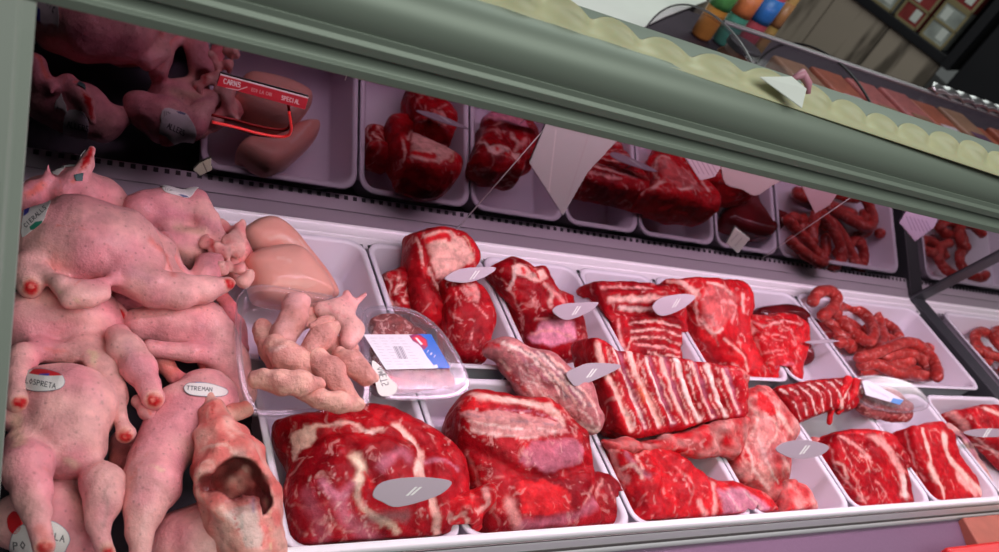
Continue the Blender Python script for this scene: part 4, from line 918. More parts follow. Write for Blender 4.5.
# smooth breasts
c = lambda pts: cr(170, 190, 4.014, pts)
FI = np.array([.82, .36, .30]); FI2 = np.array([.80, .42, .34])
piece('chicken_breast', 'smooth chicken breast lying at the back of its white tray', 'chicken breast', c([(285, 165), (330, 120), (380, 102), (430, 108), (490, 152), (550, 222), (620, 310), (662, 380), (672, 430), (600, 420), (500, 340), (420, 260), (330, 240)]),
  (270, 245), .070, m='fillet', base=FI2, base2=FI, f2=18, T=.022, bot=.05, dome=.8, R=.035, k=.012, tilt=28, h=.0028, nz=((16, .003),), seed=111,
  strokes=[('s', c([(520, 200), (590, 290), (650, 380)]), 3, WHT, .9, .7), ('s', c([(400, 195), (460, 190), (510, 215)]), 4, np.array([.86, .55, .48]), .9, .7)])
piece('chicken_breast', 'smooth plump chicken breast lying in front of the other, behind the wing pack', 'chicken breast', c([(300, 285), (335, 245), (400, 222), (480, 215), (540, 240), (590, 300), (632, 355), (655, 410), (635, 440), (560, 470), (440, 470), (350, 440), (320, 355)]),
  (288, 272), .082, m='fillet', base=FI, base2=FI2, f2=18, T=.026, bot=.06, dome=.85, R=.04, k=.012, tilt=28, h=.0028, nz=((16, .003),), seed=113, strokes=[('s', c([(340, 245), (400, 222), (480, 212)]), 3, WHT, 1, .6), ('s', c([(430, 270), (480, 285)]), 3.5, np.array([.88, .6, .52]), 1, .6)])
# chicken under the top one, left
C3 = bird('chicken squeezed under the topmost one at the left, its neck end open', chain((34, 322, .078, 36), (62, 318, .078, 38), (88, 322, .075, 33)) + chain((84, 350, .08, 18), (101, 372, .088, 18), (112, 396, .09, 14), (120, 416, .09, 7.5), (125, 434, .09, 9.5)) + chain((22, 358, .09, 15), (19, 380, .098, 10), (19, 402, .102, 11)) + chain((40, 350, .085, 12), (72, 352, .085, 9), (88, 365, .085, 9)),
  [*knob(126, 437, 9), *knob(18, 404, 9), ('s', [(45, 350), (64, 352)], 3, SORE, 1, .6), ('p', [(85, 345), (100, 350), (98, 370), (88, 362)], 4, np.array([.84, .66, .42]), .9, .6), ('s', [(105, 380), (116, 405)], 7, np.array([.66, .34, .38]), 1, .5)],
  cuts=[L3((52, 366, .10, 11), (78, 374, .09, 11), .008)], seed=121)
C4 = bird('chicken in the middle of the pile with its left drumstick pointing down', chain((140, 325, .082, 18), (170, 322, .085, 24), (205, 326, .085, 26)) + chain((118, 338, .10, 14), (127, 350, .106, 18), (138, 368, .108, 15), (148, 386, .108, 8.5), (154, 399, .108, 11)) + chain((215, 338, .08, 22), (230, 365, .075, 19), (243, 395, .07, 15)) + chain((150, 348, .09, 10), (190, 352, .088, 8), (212, 355, .085, 9)),
  [*knob(154, 401, 10), ('s', [(128, 345), (140, 372)], 10, np.array([.66, .30, .36]), 1, .45), ('s', [(225, 385), (242, 405)], 8, BRUISE, 1, .5), ('s', [(155, 342), (205, 352)], 2, SORE, 1, .5)],
  cuts=[L3((170, 370, .10, 13), (203, 372, .10, 13), .008)], seed=123)
bird('ragged pink neck skin and bones inside the gap below the middle chicken', chain((162, 362, .07, 9), (172, 375, .065, 9)) + chain((180, 380, .06, 7), (205, 384, .06, 6)) + chain((205, 362, .07, 6), (214, 382, .065, 6)), [('s', [(165, 365), (175, 378)], 4, SORE, 1, .6)], name='chicken_neck', cat_='chicken', k=.006, h=.0024, nz=((60, .004),), seed=125, b1=PINK, b2=SORE, f2=60, floor=.02)
bird('small stubby wing tip with a red end between two drumsticks', chain((138, 402, .092, 7), (148, 410, .096, 8), (156, 422, .096, 6), (161, 430, .096, 4.5)), [('s', [(155, 424), (162, 431)], 4, TIP, .7), ('s', [(146, 406), (152, 414)], 2, SORE, .7)], name='wing_tip', cat_='chicken', k=.004, h=.002, nz=((80, .0015),), seed=127)
bird('drumstick with a red cut end peeping out under the topmost chicken', chain((104, 305, .085, 11), (112, 312, .088, 11), (121, 315, .09, 9)), [('s', [(120, 311), (122, 318)], 5, TIP, .6)], name='drumstick', cat_='chicken', k=.006, h=.0024, seed=128)
for i, (lm, lab) in enumerate([(chain((128, 445, .03, 16), (120, 480, .03, 14)), 'dim chicken piece deep in the gap between the two big front chickens'), (chain((120, 300, .05, 14), (150, 306, .05, 12)), 'dim chicken piece under the leg of the topmost chicken'),
        (chain((218, 300, .06, 12), (236, 330, .06, 10), (240, 350, .06, 8)), 'dark pink chicken scrap wedged against the clear wing pack')]):
    bird(lab, lm, (), name='chicken_piece', cat_='chicken', k=.006, seed=180 + i, b1=SORE * .8, b2=PINK, f2=60, nz=((40, .004), (90, .002)))
# topmost chicken
C1 = bird('topmost whole chicken at the back left with its leg stretched to the right', chain((52, 245, .118, 38), (80, 243, .125, 46), (112, 246, .128, 42), (135, 262, .125, 30)) + chain((125, 272, .128, 24), (155, 288, .13, 19), (180, 291, .13, 17), (205, 290, .13, 12), (222, 286, .132, 7), (230, 283, .133, 6)) + chain((58, 282, .12, 8), (72, 297, .132, 9), (88, 298, .134, 8), (101, 293, .134, 8)) + chain((44, 272, .13, 5), (60, 284, .136, 4), (82, 286, .138, 3.5), (112, 280, .138, 3)) + chain((148, 235, .12, 9), (163, 250, .115, 8), (168, 268, .11, 7), (185, 280, .11, 6)) + chain((158, 258, .12, 6), (172, 276, .118, 6)) + chain((28, 268, .12, 16), (28, 286, .12, 11)),
  [*knob(230, 284, 8), *knob(30, 287, 10), ('s', [(75, 284), (95, 277), (120, 277)], 2.5, SORE, 1, .6), ('s', [(60, 290), (78, 300)], 3, YSK, 1, .5), ('s', [(130, 270), (150, 280)], 10, np.array([.70, .30, .38]), 1, .45), ('s', [(90, 250), (120, 245), (140, 255)], 16, np.array([.78, .34, .38]), 1, .4), ('s', [(152, 240), (166, 256), (172, 275)], 7, SORE, 1, .7), ('s', [(60, 226), (80, 222), (100, 226)], 1, SORE, 1, .5), ('s', [(45, 238), (60, 226), (90, 228)], 1.2, SORE, 1, .5)] + [('s', [(118 + i * 6, 246 + i * 2), (128 + i * 5, 262 + i * 2)], .9, SORE, 1, .35) for i in range(4)], seed=131)
# front left, big breast up
C5 = bird('big whole chicken breast up in the left foreground with a red-topped oval label', chain((46, 402, .080, 38), (66, 412, .084, 45), (66, 440, .082, 42)) + chain((22, 445, .088, 18), (27, 468, .098, 24), (32, 492, .102, 19), (37, 514, .104, 12), (41, 532, .104, 8.5), (44, 546, .104, 11)) + chain((92, 466, .084, 13), (101, 484, .09, 20), (102, 504, .09, 17), (99, 524, .088, 11), (104, 546, .086, 9), (108, 556, .084, 9)) + chain((22, 395, .08, 20), (18, 415, .085, 20)),
  [*knob(44, 549, 10), *knob(108, 553, 9), ('s', [(14, 420), (18, 445)], 12, YSK, 1, .45), ('s', [(66, 462), (76, 466)], 6, CREAM, 1, .6), ('s', [(106, 490), (108, 510), (104, 525)], 5, BRUISE, 1, .55), ('s', [(45, 470), (75, 478), (98, 462)], 3, SORE, 1, .35), ('s', [(40, 530), (48, 548)], 9, SORE, 1, .6)] + [('s', [(60 + (i % 2) * 7 + i * .3, 412 + i * 6), (60.5 + (i % 2) * 7 + i * .3, 413 + i * 6)], 1.3, SORE, .8, .7) for i in range(9)] + [('s', [(98 + (i % 3) * 4, 395 + i * 7), (98.5 + (i % 3) * 4, 396 + i * 7)], 1.3, BRUISE, .8, .7) for i in range(8)], seed=133)
C6 = bird('long whole chicken beside it with an oval label, its drumstick pointing down to the front', chain((205, 400, .078, 33), (185, 415, .08, 33), (170, 440, .08, 29), (158, 462, .082, 26), (150, 484, .087, 27), (143, 508, .087, 19), (139, 530, .084, 12), (140, 556, .08, 11)),
  [('s', [(150, 465), (165, 470)], 3, YSK, 1, .6), ('s', [(138, 480), (135, 500)], 10, np.array([.72, .34, .38]), 1, .4), ('s', [(150, 452), (130, 478)], 1.5, SORE, 1, .5)], seed=135)
C7 = bird('whole chicken lying lowest in the bottom left corner, with a large oval label', chain((20, 520, .045, 26), (50, 522, .05, 38), (74, 540, .045, 34)) + chain((60, 490, .06, 12), (84, 470, .05, 13)), [('s', [(12, 545), (22, 535)], 6, SORE, 1, .6)], seed=137)
C8 = bird('whole chicken at the bottom edge, in front of the hollow carcass', chain((178, 545, .05, 34), (205, 548, .055, 42), (235, 562, .05, 36)), [('s', [(160 + (i * 7) % 50, 522 + (i * 11) % 26), (160.6 + (i * 7) % 50, 522 + (i * 11) % 26)], 1.2, SORE, .8, .7) for i in range(9)], seed=139)
# hollow carcass with ribs showing
bird('hollow chicken carcass with veined skin, its open rib cage facing forward', chain((209, 397, .108, 4), (212, 414, .110, 11), (219, 438, .106, 23), (230, 468, .10, 35), (238, 500, .095, 37), (246, 535, .085, 34), (250, 556, .08, 32)) + chain((232, 412, .10, 8), (244, 409, .10, 6)) + chain((200, 486, .113, 4), (204, 472, .118, 4), (220, 459, .122, 3.5), (242, 459, .121, 3.5), (262, 478, .114, 3.5), (268, 510, .105, 4), (272, 540, .095, 4)) + chain((203, 492, .112, 4), (214, 506, .118, 5), (232, 524, .112, 4), (250, 550, .10, 4)),
  [('p', [(222, 508), (258, 500), (266, 550), (244, 552)], 5, np.array([.74, .55, .50]), .9, .85), ('s', [(240, 508), (246, 545)], 2.5, np.array([.40, .34, .30]), .9, .7), ('s', [(205, 420), (230, 430), (252, 455)], 5, SORE, 1, .55), ('s', [(200, 450), (225, 445), (245, 470)], 4, np.array([.88, .60, .5]), .9, .7), ('s', [(212, 400), (214, 412)], 4, TIP, 1, .6), ('s', [(195, 478), (205, 500), (225, 520)], 3, SORE, .8, .8), ('s', [(222, 430), (240, 440), (255, 470)], 1.5, SORE, .8, .7), ('s', [(215, 470), (235, 462), (260, 480), (268, 510)], 3, np.array([.80, .35, .30]), .8, .8), ('s', [(208, 480), (222, 488)], 8, TIP * .8, .9, .8), ('p', [(205, 470), (225, 464), (250, 470), (264, 495), (262, 512), (236, 520), (214, 500)], 6, CAV * .8, .8, .5), ('s', [(234, 510), (240, 535)], 1.2, TIP, .9, .8), ('s', [(252, 495), (254, 512)], 3, np.array([.25, .15, .25]), .9, .8), ('s', [(262, 480), (270, 520), (272, 548)], 3, YSK, 1, .8)],
  name='chicken_carcass', cuts=[(P(236, 484, .116), P(242, 506, .102), .022, .025, .004), (P(209, 484, .118), P(216, 492, .112), .008, .009, .004)], k=.012, nz=((40, .0035), (95, .0022), (180, .0008)), seed=141, b1=np.array([.84, .42, .36]), b2=np.array([.74, .18, .16]), f2=60, h=.0024, seams=.8)
RIBS = [L3((234, 505, .09, 5), (240, 552, .075, 6)), L3((250, 500, .09, 4), (262, 548, .075, 5))]
bird('chicken thigh fillet glimpsed between the front chicken legs', chain((72, 470, .04, 10), (82, 490, .04, 12)), (), name='chicken_thigh', cat_='chicken', k=.006, seed=143)
# ------------------------------------------------------------------ stickers on the birds
GL = {'A': [[(0, 1), (.35, 0), (.7, 1)], [(.15, .6), (.55, .6)]], 'C': [[(.6, .1), (.2, 0), (0, .5), (.2, 1), (.6, .9)]], 'E': [[(.55, 0), (0, 0), (0, 1), (.55, 1)], [(0, .5), (.4, .5)]], 'I': [[(.2, 0), (.2, 1)]], 'L': [[(0, 0), (0, 1), (.5, 1)]],
      'O': [[(.3, 0), (0, .5), (.3, 1), (.6, .5), (.3, 0)]], 'P': [[(0, 1), (0, 0), (.5, .1), (.5, .45), (0, .5)]], 'R': [[(0, 1), (0, 0), (.5, .1), (.5, .45), (0, .5), (.55, 1)]], 'S': [[(.55, .1), (.1, 0), (.1, .45), (.5, .55), (.5, .95), (0, 1)]],
      'T': [[(0, 0), (.6, 0)], [(.3, 0), (.3, 1)]], 'M': [[(0, 1), (.1, 0), (.35, .6), (.6, 0), (.7, 1)]], 'N': [[(0, 1), (0, 0), (.55, 1), (.55, 0)]], ' ': [], '8': [[(.3, 0), (0, .25), (.5, .7), (.25, 1), (0, .7), (.5, .25), (.3, 0)]], '1': [[(.1, .2), (.3, 0), (.3, 1)]]}
def text(s, o, ux, uy, w, col, adv=.85):
    out = []
    for i, ch in enumerate(s):
        for ln in GL.get(ch, []):
            out.append(([(o[0] + ux[0] * (x + i * adv) + uy[0] * y, o[1] + ux[1] * (x + i * adv) + uy[1] * y) for x, y in ln], w, col))
    return out
def sticker(name, parent, outline, bg, marks=(), where=None, bvh=None, step=.45, lift=.0009, fills=(), thick=.0003, border=None, mat_='label', lone=False):
    poly = cat(outline, 5, True) if len(outline) > 5 else np.array(outline, float)
    lo = poly.min(0) - 1; hi = poly.max(0) + 1
    gx = np.arange(lo[0], hi[0], step); gy = np.arange(lo[1], hi[1], step)
    Q = np.stack(np.meshgrid(gx, gy, indexing='ij'), -1); d = sdpoly(Q, poly)
    col = np.tile(np.array(bg, float), (*d.shape, 1))
    for pg, cc in fills:
        a = np.clip(.5 - sdpoly(Q, np.array(pg, float)) / .5, 0, 1)[..., None]; col = col * (1 - a) + np.array(cc) * a
    for ln, w, cc in marks:
        a = np.clip(.5 + (w / 2 - segd(Q, np.array(ln, float))) / .45, 0, 1)[..., None]; col = col * (1 - a) + np.array(cc) * a
    if border is not None:
        a = np.clip(1.3 + d / .6, 0, 1)[..., None]; col = col * (1 - a) + np.array(border) * a
    V, C, idx = [], [], {}
    for i in range(len(gx)):
        for j in range(len(gy)):
            if d[i, j] > .3: continue
            x, y = gx[i], gy[j]
            if where is not None: p = where(x, y)
            else:
                r = bvh.ray_cast(Vector(CO), Vector(ray(x, y)))
                if r[0] is None: continue
                n = r[1] if r[1].dot(Vector(ray(x, y))) < 0 else -r[1]
                p = np.array(r[0] + n * lift - Vector(ray(x, y)) * lift)
            idx[i, j] = len(V); V.append(p); C.append(col[i, j])
    V = np.array(V)
    Fc = [(idx[i, j], idx[i + 1, j], idx[i + 1, j + 1], idx[i, j + 1]) for (i, j) in idx if (i + 1, j) in idx and (i + 1, j + 1) in idx and (i, j + 1) in idx]
    Fc = [f for f in Fc if max(np.linalg.norm(V[f[0]] - V[f[2]]), np.linalg.norm(V[f[1]] - V[f[3]])) < (.006 if bvh is not None or step == .451 else .05)]
    C = np.array(C)
    if lone and Fc:              # keep the largest connected sheet
        par = list(range(len(V)))
        def find(a):
            while par[a] != a: par[a] = par[par[a]]; a = par[a]
            return a
        Fc = [f for f in Fc if max(np.linalg.norm(V[f[0]] - V[f[2]]), np.linalg.norm(V[f[1]] - V[f[3]])) < .012]
        for f in Fc:
            for q in f[1:]: par[find(q)] = find(f[0])
        rt = [find(f[0]) for f in Fc]; big = max(set(rt), key=rt.count); Fc = [f for f, r_ in zip(Fc, rt) if r_ == big]
        us = sorted({i for f in Fc for i in f}); rm_ = {a: i for i, a in enumerate(us)}; V = V[us]; C = C[us]; Fc = [tuple(rm_[i] for i in f) for f in Fc]
    o = mesh(name, V, Fc, M[mat_], parent, True, C)
    so = o.modifiers.new('thickness', 'SOLIDIFY'); so.thickness = thick; so.offset = 1
    return o
INK = (.03, .03, .04); LW = (.80, .76, .74); LBL = (.62, .02, .03); LBU = (.06, .06, .40); GRN = (.02, .22, .14)
BN = {o.name: BV[o.name] for o in (C1, C3, C4, C5, C6, C7)}
sticker('label_sticker', C5, [(22, 377), (28, 371), (40, 369), (52, 371), (62, 375), (65, 383), (60, 389), (48, 391.5), (34, 391.5), (25, 388)], LW, text('LOSPRETA', (27, 378.5), (4.4, .9), (-.8, 4.6), .8, INK), bvh=BN[C5.name], border=(.2, .2, .26),
  fills=[([(29, 374), (36, 368), (50, 368), (64, 376), (50, 376.5), (38, 375.5)], LBL), ([(40, 374.5), (50, 374), (49, 376.5), (39, 375.5)], LBU), ([(22, 380), (25, 376), (28, 376.5), (25, 380)], GRN)])
sticker('label_sticker', C6, [(184, 387), (190, 383), (205, 383), (218, 386), (227, 390), (226, 395), (218, 397), (204, 397), (191, 395.5), (185, 392)], LW, text('TTREMAN', (187, 386.5), (4.4, .3), (-.4, 3.6), .7, INK), bvh=BN[C6.name], border=(.2, .2, .26),
  fills=[([(180, 378), (196, 377), (196, 383.5), (186, 383.5)], LBL), ([(195, 380), (206, 380), (206, 383.4), (195, 383.4)], LBU)])
sticker('label_sticker', C1, [(25, 207), (33, 203.5), (50.5, 199.5), (47, 212), (43, 222), (32, 231), (22, 236)], LW, text('CIERALLS', (24, 225), (3.1, -2.9), (2.6, 2.8), .7, INK), bvh=BN[C1.name],
  fills=[([(25, 206), (31, 204), (29, 213), (24, 217)], LBU), ([(25, 206), (31, 204), (30, 208), (25, 210)], LBL), ([(30, 227), (36, 222), (43, 221), (42, 225), (35, 230), (31, 230)], GRN)])
sticker('label_sticker', C7, [(11, 540), (20, 526), (38, 522), (52, 521), (64, 528), (70, 537), (68, 546), (58, 556), (15, 556)], LW, text('PO', (14, 542), (7, -.6), (.6, 7), 1.1, INK, 1) + text('ALA', (50, 532), (6.2, 1.6), (-.8, 6), 1, INK), bvh=BN[C7.name], border=(.16, .16, .3))
sticker('red_clip', C7, [(8, 518), (13, 512), (19, 514), (22, 522), (20, 531), (14, 534), (9, 528)], (.70, .01, .015), bvh=BN[C7.name], thick=.003, mat_='gloss_label')
bk = COL.objects['whole_chicken.001'] if 'whole_chicken.001' in COL.objects else None
if bk: sticker('label_sticker', bk, [(163, 186), (178, 186), (186, 188), (195, 191), (189, 198), (178, 196), (165, 192)], LW, text('TISALLERTA', (165, 187.5), (2.6, .25), (0, 3), .5, INK), bvh=BV[bk.name], fills=[([(178, 195), (184, 194.5), (189, 198), (183, 197.5)], (.1, .12, .25))])
b0 = COL.objects['whole_chicken']
sticker('label_sticker', b0, [(49, 168), (58, 166), (66, 167), (58, 176), (53, 174)], LW, [([(54, 170), (55, 171)], 1, INK)], bvh=BV[b0.name])
sticker('label_sticker', b0, [(74, 175), (83, 173), (82, 181), (76, 181)], (.05, .12, .12), bvh=BV[b0.name])

def via_mirror(bv):
    def f(x, y):
        m_ = MP(x, y); d = ray(x, y); d2 = d - 2 * (d @ mn) * mn
        r = bv.ray_cast(Vector(m_ + d2 * .002), Vector(d2))
        if r[0] is None: return m_ * 0
        n = r[1] if r[1].dot(Vector(d2)) < 0 else -r[1]
        return np.array(r[0] + n * .0016)
    return f
for ob, ol, fl, tx in ((b0, [(66, 112), (74, 108), (86, 112), (88, 130), (84, 143), (72, 145), (64, 132)], [], ((68, 119), (4.2, 1), (-.5, 5))), (bk, [(162, 118), (172, 112), (188, 116), (196, 130), (190, 145), (174, 147), (160, 140)], [([(156, 130), (166, 134), (178, 146), (170, 152), (154, 146)], LBL)], ((168, 121), (3.6, 1.6), (-1.4, 4.6)))):
    if ob:
        try: sticker('label_sticker', ob, ol, (.72, .70, .70), text('ALLERS', *tx, .9, INK), where=via_mirror(BV[ob.name]), fills=fl, lone=True)
        except Exception as ex: print('mirror label', ex)
# ------------------------------------------------------------------ clear packs
class Pl:
    def __init__(s, anchor, z, tilt, yaw=0, roll=0):
        s.o = P(*anchor, z); Rm = Matrix.Rotation(math.radians(yaw), 3, 'Z') @ Matrix.Rotation(math.radians(tilt), 3, 'X') @ Matrix.Rotation(math.radians(roll), 3, 'Y')
        s.R = np.array(Rm); s.n = s.R[:, 2]
    def p(s, x, y, w=0): return PPL(x, y, s.o + s.n * w, s.n)
    def ring(s, poly, f, w):
        q = np.array([s.p(x, y) for x, y in poly]); c0 = q.mean(0); return [c0 + (a - c0) * f + s.n * w for a in q]
def pack(name, label, outline, pl, depth, lid=False, cat_='food pack'):
    poly = cat(outline, 4, True); mb = MB()
    mb.loft([pl.ring(poly, .80, -depth), pl.ring(poly, .84, -depth + .004), pl.ring(poly, .90, -.004), pl.ring(poly, .915, 0), pl.ring(poly, .99, 0), pl.ring(poly, 1.0, -.0015), pl.ring(poly, .995, -.003), pl.ring(poly, .985, -.001), pl.ring(poly, .91, -.0015), pl.ring(poly, .89, -.006), pl.ring(poly, .83, -depth + .004), pl.ring(poly, .79, -depth + .001)])
    o = mb.build(name, M['clear'], smooth=False, bevel=.0006); tag(o, label, cat_)
    mb = MB(); mb.tube(pl.ring(poly, 1.0, -.001) + [pl.ring(poly, 1.0, -.001)[0]], .0011, 6); mb.build('rim', M['clear'], o, True)
    if lid:
        mb = MB(); mb.loft([pl.ring(poly, 1.0, .0005), pl.ring(poly, .97, .002), pl.ring(poly, .93, .002), pl.ring(poly, .90, .009), pl.ring(poly, .86, .011), pl.ring(poly, .84, .0115), pl.ring(poly, .4, .0115)])
        mb.build('lid', M['clear'], o, smooth=False)
    return o
pl1 = Pl((302, 352), .112, 20)
k1 = pack('wing_pack', 'open clear plastic tray heaped with chicken wings', [(237, 305), (243, 291), (262, 285), (300, 290), (340, 298), (362, 308), (370, 330), (370, 395), (362, 408), (331, 413), (262, 416), (250, 408), (241, 385), (236, 340)], pl1, .028)
sticker('pack_label', k1, [(256, 328), (262, 328), (265, 355), (259, 360)], (.62, .60, .64), where=lambda x, y: pl1.p(x, y, -.012), fills=[([(256, 328), (258.5, 328), (261, 358), (259, 360)], (.03, .10, .45))])
W1 = np.array([.86, .46, .38]); W2 = np.array([.76, .34, .30])
wing = [('chicken wing leaning upright at the left of the open pack', chain((298, 303, .135, 13), (292, 320, .135, 15), (284, 334, .13, 14)), 'skin'),
        ('knuckly wing joint below the leaning wing, left side of the open pack', chain((276, 346, .13, 12), (286, 356, .135, 15), (302, 362, .13, 13), (310, 372, .125, 9)), 'wingskin'),
        ('plump wing lying level across the lower left of the open pack', chain((258, 380, .145, 10), (280, 382, .15, 12), (300, 383, .15, 12), (317, 384, .145, 9)), 'wingskin'),
        ('wing lying lowest along the front rim of the open pack', chain((300, 392, .135, 8), (320, 398, .137, 11), (340, 403, .135, 11), (356, 404, .13, 8)), 'wingskin'),
        ('bent wing in the middle of the open pack, lying over the others', chain((334, 326, .14, 8), (322, 336, .142, 12), (310, 350, .138, 12)), 'wingskin'),
        ('wing sloping from the middle to the lower right of the open pack', chain((316, 360, .135, 12), (330, 372, .138, 14), (342, 388, .135, 11), (352, 400, .13, 8)), 'wingskin'),
        ('thick wing joint at the right end of the open pack', chain((340, 354, .138, 9), (352, 364, .142, 13), (366, 376, .138, 11), (374, 378, .135, 5)), 'wingskin'),
        ('thin yellow wing tip near the top of the open pack', chain((312, 326, .15, 3), (322, 322, .152, 4.5), (332, 318, .15, 3)), 'wingskin')]
wing += [('wing at the bottom of the open pack, under the leaning one', chain((262, 330, .112, 11), (270, 350, .112, 12), (278, 366, .112, 10)), 'wingskin'), ('wing at the bottom of the open pack, behind the bent one', chain((300, 318, .112, 12), (320, 314, .112, 12), (334, 318, .112, 9)), 'wingskin'),
         ('wing at the bottom of the open pack, behind the level one', chain((290, 372, .115, 10), (318, 376, .115, 11)), 'wingskin'), ('wing at the bottom of the open pack, near its right rim', chain((330, 345, .112, 10), (350, 350, .112, 9)), 'wingskin')]
for i, (lab, lm, mm) in enumerate(wing):
    bird(lab, lm, [('s', [(270, 350), (285, 346)], 4, WHT, 1, .5)] if i == 1 else (), name='chicken_wing', cat_='chicken wing', group='chicken wings in the open pack', k=.005, h=.002, nz=((45, .0022), (110, .0016)), seed=150 + i, m=mm, b1=W1 if mm != 'skin' else SK1, b2=W2 * .9, f2=55, amount=1.1, floor=.05)
bird('pink chicken skin flap draped over the right rim of the open pack', chain((322, 310, .128, 10), (340, 312, .13, 13), (352, 328, .13, 12), (348, 343, .128, 8)) + chain((350, 306, .135, 7), (347, 294, .14, 3)) + chain((352, 306, .135, 6), (366, 294, .14, 2.5)),
     [('s', [(325, 305), (345, 318)], 3, np.array([.85, .25, .28]), 1, .5)], name='chicken_skin', cat_='chicken', k=.008, h=.0022, nz=((35, .003), (90, .0012)), seed=160, b1=np.array([.86, .36, .36]), b2=np.array([.86, .46, .42]), floor=.05)
pl2 = Pl((418, 352), .108, 20)
k2 = pack('mince_pack', 'lidded clear pack of mince with a white and blue printed label', [(362, 320), (366, 309), (380, 306), (406, 308), (426, 317), (444, 334), (460, 358), (469, 380), (466, 391), (448, 398), (406, 400), (380, 397), (366, 384), (361, 350)], pl2, .028, lid=True)
l = Lump([(370, 322), (385, 314), (405, 318), (425, 335), (440, 355), (452, 376), (445, 388), (405, 392), (382, 388), (372, 370)], (415, 355), .104, tilt=20).solve(T=.009, bot=.012, dome=.7, R=.02, k=.006, h=.0022, nz=((60, .004), (150, .0015)), floor=.05, seed=171)
finish('minced_meat', l.V, l.F, M['mince'], paint(l.V, l.F, np.array([.34, .05, .04]), [('s', [(392, 380), (402, 385)], 5, BRED, .7)], np.array([.20, .02, .02]), 60, 5), 'minced meat seen through the lid of the pack with a white and blue label', 'mince')
wh = lambda x, y: pl2.p(x, y, .0128)
sm = []
for r in range(11):
    for s_ in range(4):
        x0 = 370 + r * 1.9 + s_ * 9.5; y0 = 338 + r * 2.9
        if s_ == 2 and r in (3, 4, 5, 6): continue
        sm.append(([(x0, y0), (x0 + 6.5 - (r * 3 + s_) % 4, y0 + .1)], .35, (.45, .42, .50)))
for r in range(7): sm.append(([(393 + r * 1.5, 346.5), (398.5 + r * 1.5, 358.5)], .8 if r % 3 else .4, (.15, .13, .18)))
sticker('pack_label', k2, [(363.5, 334.5), (412, 334.5), (431, 334), (450.5, 368), (386, 369.5)], (.76, .72, .80), sm + text('1 8 1', (428, 350), (2, 1.4), (-1.4, 2), .5, (.7, .75, .85)), where=wh, step=.35, mat_='gloss_label',
  fills=[([(413, 333.5), (432, 333.5), (452, 369), (437, 369.5), (427, 357), (420, 345), (413, 338)], (.01, .14, .62)), ([(409, 335.5), (414, 334), (421, 335), (427, 340), (428, 346), (424, 350), (418, 344), (413, 341)], (.28, .02, .12)),
         ([(412, 338), (418, 335), (426, 340), (427, 346), (422, 345), (416, 341)], (.70, .01, .05)), ([(415, 338), (417, 337.5), (423, 344), (421, 345)], (.85, .75, .8)), ([(434, 365), (437, 364.5), (438, 367.5), (435, 368)], (.8, .8, .85))])
sticker('handwritten_label', k2, [(372, 361), (380, 366), (388, 376), (397, 386), (395, 393), (388, 396), (379, 394), (375, 380)], (.80, .78, .74), text('OMETS', (377, 368), (1.3, 4.6), (6.5, -1.6), .7, INK), where=lambda x, y: pl2.p(x, y, .0145), step=.35)
pl3 = Pl((888, 398), .095, 24)
k3 = pack('steak_pack', 'clear lidded meat pack with a slim price label, left of the right-hand slabs', [(851, 386), (858, 377), (882, 376), (908, 383), (924, 396), (929, 406), (918, 411), (900, 413), (872, 408), (856, 398)], pl3, .020, lid=True)
l = Lump([(856, 392), (868, 386), (890, 390), (908, 398), (913, 412), (905, 423), (880, 420), (862, 410)], (885, 406), .080, tilt=22).solve(T=.008, bot=.016, dome=.7, R=.018, k=.006, h=.0022, nz=((45, .004), (120, .0015)), floor=.04, seed=173)
finish('packed_meat', l.V, l.F, M['mince'], paint(l.V, l.F, np.array([.30, .03, .03]), (), np.array([.42, .10, .10]), 60, 5), 'dark chopped meat inside the pack with a slim price label', 'meat')
sticker('pack_label', k3, [(862, 381), (868, 380), (904, 400), (900, 405), (866, 395)], (.72, .68, .78), [([(868 + i * 5, 386 + i * 2.6), (874 + i * 5, 392 + i * 2)], .6, (.4, .36, .5)) for i in range(4)], where=lambda x, y: pl3.p(x, y, .0128), fills=[([(893, 398), (904, 400), (900, 405), (890, 403)], (.08, .25, .60))], mat_='gloss_label')

# ------------------------------------------------------------------ spiked price tags
def spike_tag(outline, z, label, tilt=38, yaw=0, marks=True):
    cx = sum(p[0] for p in outline) / len(outline); cy = sum(p[1] for p in outline) / len(outline)
    pl = Pl((cx, cy), z, tilt, yaw); poly = cat(outline, 4, True); mb = MB()
    mb.loft([pl.ring(poly, .985, 0), pl.ring(poly, 1, .0004), pl.ring(poly, 1, .0011), pl.ring(poly, .985, .0015)])
    o = mb.build('price_tag', M['tag'], smooth=False, bevel=.0002); tag(o, label, 'price tag', 'spiked tags on the meat')
    c0 = pl.p(cx, cy); mb = MB(); mb.tube([c0 - pl.n * .0005, c0 + np.array([0, .004, -.022])], [.0014, .0006], 8); mb.build('spike', M['steel'], o, True)
    if marks:  # pale diagonal bars standing for the highlight across the tag
        w = max(p[0] for p in outline) - min(p[0] for p in outline)
        for k_ in (0, .06):
            mb = MB(); mb.loft([[pl.p(cx + w * (k_ - .06), cy + 5 - k_ * 10, e), pl.p(cx + w * (k_ - .025), cy + 5 - k_ * 10, e), pl.p(cx + w * (k_ + .10), cy - 4, e), pl.p(cx + w * (k_ + .065), cy - 4, e)] for e in (.0012, .0018)])
            mb.build('highlight_bar', M['paper'], o)
    return o
spike_tag([(372, 495), (382, 482), (415, 477), (448, 480), (449, 487), (434, 497), (398, 507), (382, 502)], .112, 'grey oval price tag spiked into the big round roast, nearest of the tags')
spike_tag([(444, 279), (460, 269), (492, 267), (494, 271), (480, 279), (463, 283)], .118, 'lilac oval tag on the beef with the pink fat cap')
spike_tag([(552, 310), (563, 304), (594, 302), (597, 305), (587, 313), (568, 320), (558, 317)], .108, 'pale oval tag on the folded beef in the third back tray')
